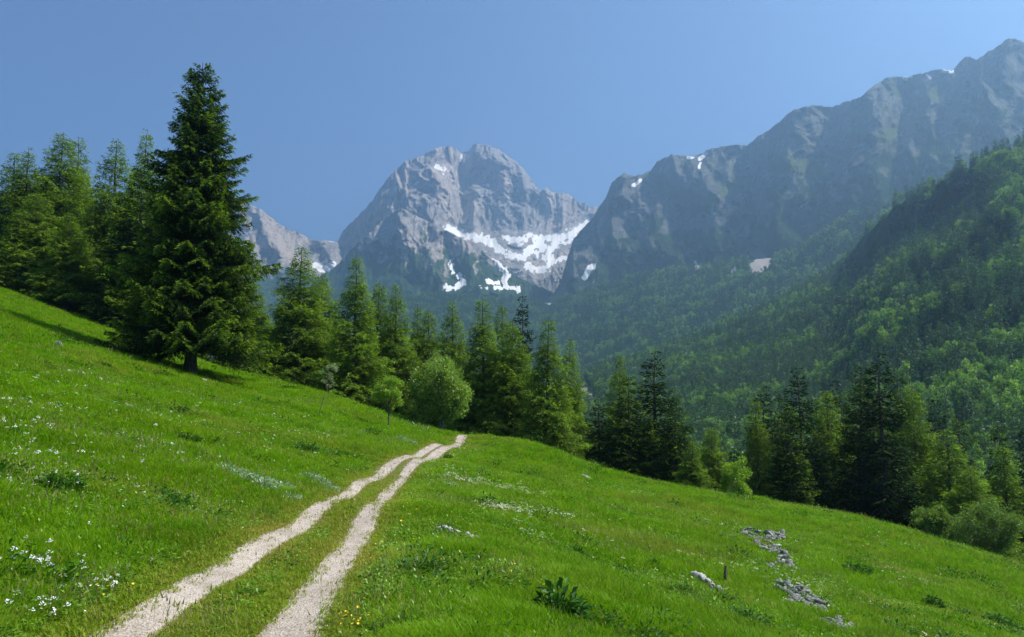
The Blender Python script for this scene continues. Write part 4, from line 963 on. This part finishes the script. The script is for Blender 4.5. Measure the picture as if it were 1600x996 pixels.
s = RG.uniform(.8, 1.4, n) * np.clip(.9 + y / 60, 1, 1.8)
scatter('seed_stalks', np.stack([x, y, put_on(x, y)], 1), np.stack([x * 0, x * 0, RG.uniform(0, 6.28, n)], 1), np.stack([s, s, s], 1), RG.integers(0, 3, n), [stalks(95 + i, 9) for i in range(3)])
# little flowers
def flower(mat, r_, h, petals=6, up=True):
    V = [(0, 0, h)]; T = []
    for i in range(petals):
        a_ = i / petals * 6.283; V.append((math.cos(a_) * r_, math.sin(a_) * r_, h + r_ * .3))
    for i in range(petals): T.append((0, 1 + i, 1 + (i + 1) % petals))
    n = len(V); V += [(.002, 0, 0), (-.002, 0, 0), (0, 0, h)]; T.append((n, n + 1, n + 2))
    return mesh('flower', V, T, [mat, M['grass']], {'tint': np.full(len(V), .4)}, False, [0] * petals + [1])
def flower_head(mat, r_, h, k, seed, s=.007):
    """an umbel: many tiny florets on one stalk"""
    g = np.random.default_rng(seed); V = [(.003, 0, 0), (-.003, 0, 0), (0, 0, h)]; T = [(0, 1, 2)]
    for i in range(k):
        a_ = g.uniform(0, 6.28); q_ = r_ * math.sqrt(g.random()); cx, cy, cz = math.cos(a_) * q_, math.sin(a_) * q_, h + g.uniform(-.01, .015)
        n = len(V); V += [(cx - s, cy - s, cz), (cx + s, cy - s * .5, cz + .004), (cx + s * .4, cy + s, cz), (cx - s, cy + s * .6, cz + .004)]; T += [(n, n + 1, n + 2), (n, n + 2, n + 3)]
    return mesh('umbel', V, T, [M['grass'], mat], {'tint': np.full(len(V), .4)}, False, [0] + [1] * (len(T) - 1))
def cluster(lst, seed):
    g = np.random.default_rng(seed); xs = []; ys = []
    for px, py, sx, sy, n in [(a_, b_, c_, d_, int(e_ * 1.8)) for a_, b_, c_, d_, e_ in lst]:
        c0 = ground_at(px, py); ex = sx / FOC * c0[1]; 
        c1 = ground_at(px, max(py - sy, 462)); ey = max(.15, (c1[1] - c0[1]))
        xs.append(c0[0] + g.normal(0, ex, n)); ys.append(c0[1] + g.normal(0, min(ey, 6), n))
    x, y = np.concatenate(xs), np.concatenate(ys); k = rut_gap(x, y) > .15
    return x[k], y[k]
def flowers(name, lst, kinds_, seed, smin=.8, smax=1.3, base=0):
    x, y = cluster(lst, seed); n = len(x); z = put_on(x, y); s = RG.uniform(smin, smax, n) * np.clip(.7 + np.hypot(x, y) / 40, .8, 1.6)
    scatter(name, np.stack([x, y, z + base], 1), np.stack([RG.normal(.25, .25, n), RG.normal(0, .3, n), RG.uniform(0, 6.28, n)], 1), np.stack([s, s, np.clip(s, .8, 1.2)], 1), RG.integers(0, len(kinds_), n), kinds_, {'dry': np.zeros(n)})
WF = [flower(M['white_petal'], .013, .14), flower_head(M['white_petal'], .032, .20, 10, 1), flower_head(M['white_petal'], .02, .16, 6, 2)]
CF = [flower_head(M['cream_petal'], .035, .13, 10, 3, .009), flower_head(M['cream_petal'], .03, .14, 6, 4, .008)]
YF = [flower(M['yellow_petal'], .015, .14), flower(M['yellow_petal'], .012, .12)]
flowers('white_flowers', [(350,640,60,20,60),(200,600,60,16,60),(420,700,50,20,40),(20,895,14,10,22),(75,905,22,10,26),(150,935,10,14,22),(70,960,22,8,22),(40,880,30,18,20),(130,828,12,6,16),(15,760,16,26,40),(25,845,18,8,14),(60,720,50,22,60),(95,600,40,24,110),(30,640,30,30,90),
  (55,690,40,26,80),(120,640,50,22,80),(180,700,70,40,60),(300,660,80,28,60),(100,780,60,40,40),(260,720,70,30,40),(430,660,60,16,50),(640,665,22,10,60),(655,680,14,6,50),(550,680,40,20,30),(250,900,60,30,16)], WF, 5, .7, 1.25)
flowers('cream_flowers', [(725,765,16,10,230),(760,785,20,10,260),(790,802,20,8,240),(820,822,12,8,130),(700,750,12,8,90),(740,720,30,10,150),(800,775,26,8,130),(860,800,30,10,170),(910,830,30,10,120),(950,770,50,10,110),(1010,790,50,10,90),(1080,800,60,14,110),
  (1340,960,34,16,200),(1365,985,24,10,140),(1290,860,50,14,80),(1420,900,60,16,90),(1380,850,50,10,90),(1200,880,70,20,70),(1000,880,60,20,40),(1010,850,40,12,60),(1160,900,60,16,60),(1480,930,50,14,70),(650,650,26,8,90),(480,700,60,20,60),(200,650,80,26,90)], CF, 6)
flowers('yellow_flowers', [(540,975,10,8,16),(560,985,8,6,12),(838,945,6,6,9),(868,968,4,3,3),(5,850,8,8,9),(95,890,14,10,7),(180,930,10,6,5),(560,900,16,20,9),(840,940,10,8,5),(60,870,14,8,6),(700,900,60,40,16),(215,765,14,8,8),(300,960,40,20,6),(620,840,30,30,9),(1000,930,80,30,9)], YF, 7)

# low clover-like leaves everywhere between the grass
M['cover'] = leaf_mat('clover_leaves', (.075, .20, .008), (.24, .41, .04), .35, .4)
LOW = [herb(110, 40, .13, .13, .045, mat='cover')[0], herb(111, 34, .12, .17, .05)[0], herb(112, 40, .14, .15, .04, mat='cover')[0], herb(113, 60, .22, .22, .075)[0], herb(114, 90, .30, .16, .05)[0]]
nL = 36000
x, y = meadow_pts(nL, 5, 75, R(35)); k_ = (rut_gap(x, y) > .3) & (fbm(x / 5, y / 5, 3) + .35 * RG.normal(0, 1, nL) > .0); x, y = x[k_], y[k_]; n = len(x)
s = np.clip(RG.uniform(.6, 1.5, n) * (.8 + np.hypot(x, y) / 45), 0, 3)
scatter('ground_cover', np.stack([x, y, put_on(x, y)], 1), np.stack([x * 0, x * 0, RG.uniform(0, 6.28, n)], 1), np.stack([s, s, s], 1), np.where((fbm(x / 3 + 9, y / 3, 3) + RG.normal(0, .22, n) > .66) & (rut_gap(x, y) > .8), RG.integers(3, 5, n), np.where(RG.random(n) < .22, 1, RG.integers(0, 2, n) * 2)), LOW)

# loose stones on the ruts
xs_ = []; ys_ = []
for rx, ry, rw in ruts:
    n = 3600; t = 5.5 * (55 / 5.5) ** RG.random(n); xs_.append(np.interp(t, ry, rx) + RG.uniform(-.58, .58, n) * np.interp(t, ry, rw)); ys_.append(t)
x, y = np.concatenate(xs_), np.concatenate(ys_); n = len(x)
s = .0065 * RG.lognormal(0, .45, n) * np.clip(y / 11, .9, 2.6)
scatter('gravel', np.stack([x, y, put_on(x, y) + .03], 1), RG.uniform(-1, 6, (n, 3)), np.stack([s * 1.3, s, s * .6], 1), RG.integers(0, 3, n), [mesh('pebble', *rock(240 + i, 1, 5), M['pebble']) for i in range(3)])
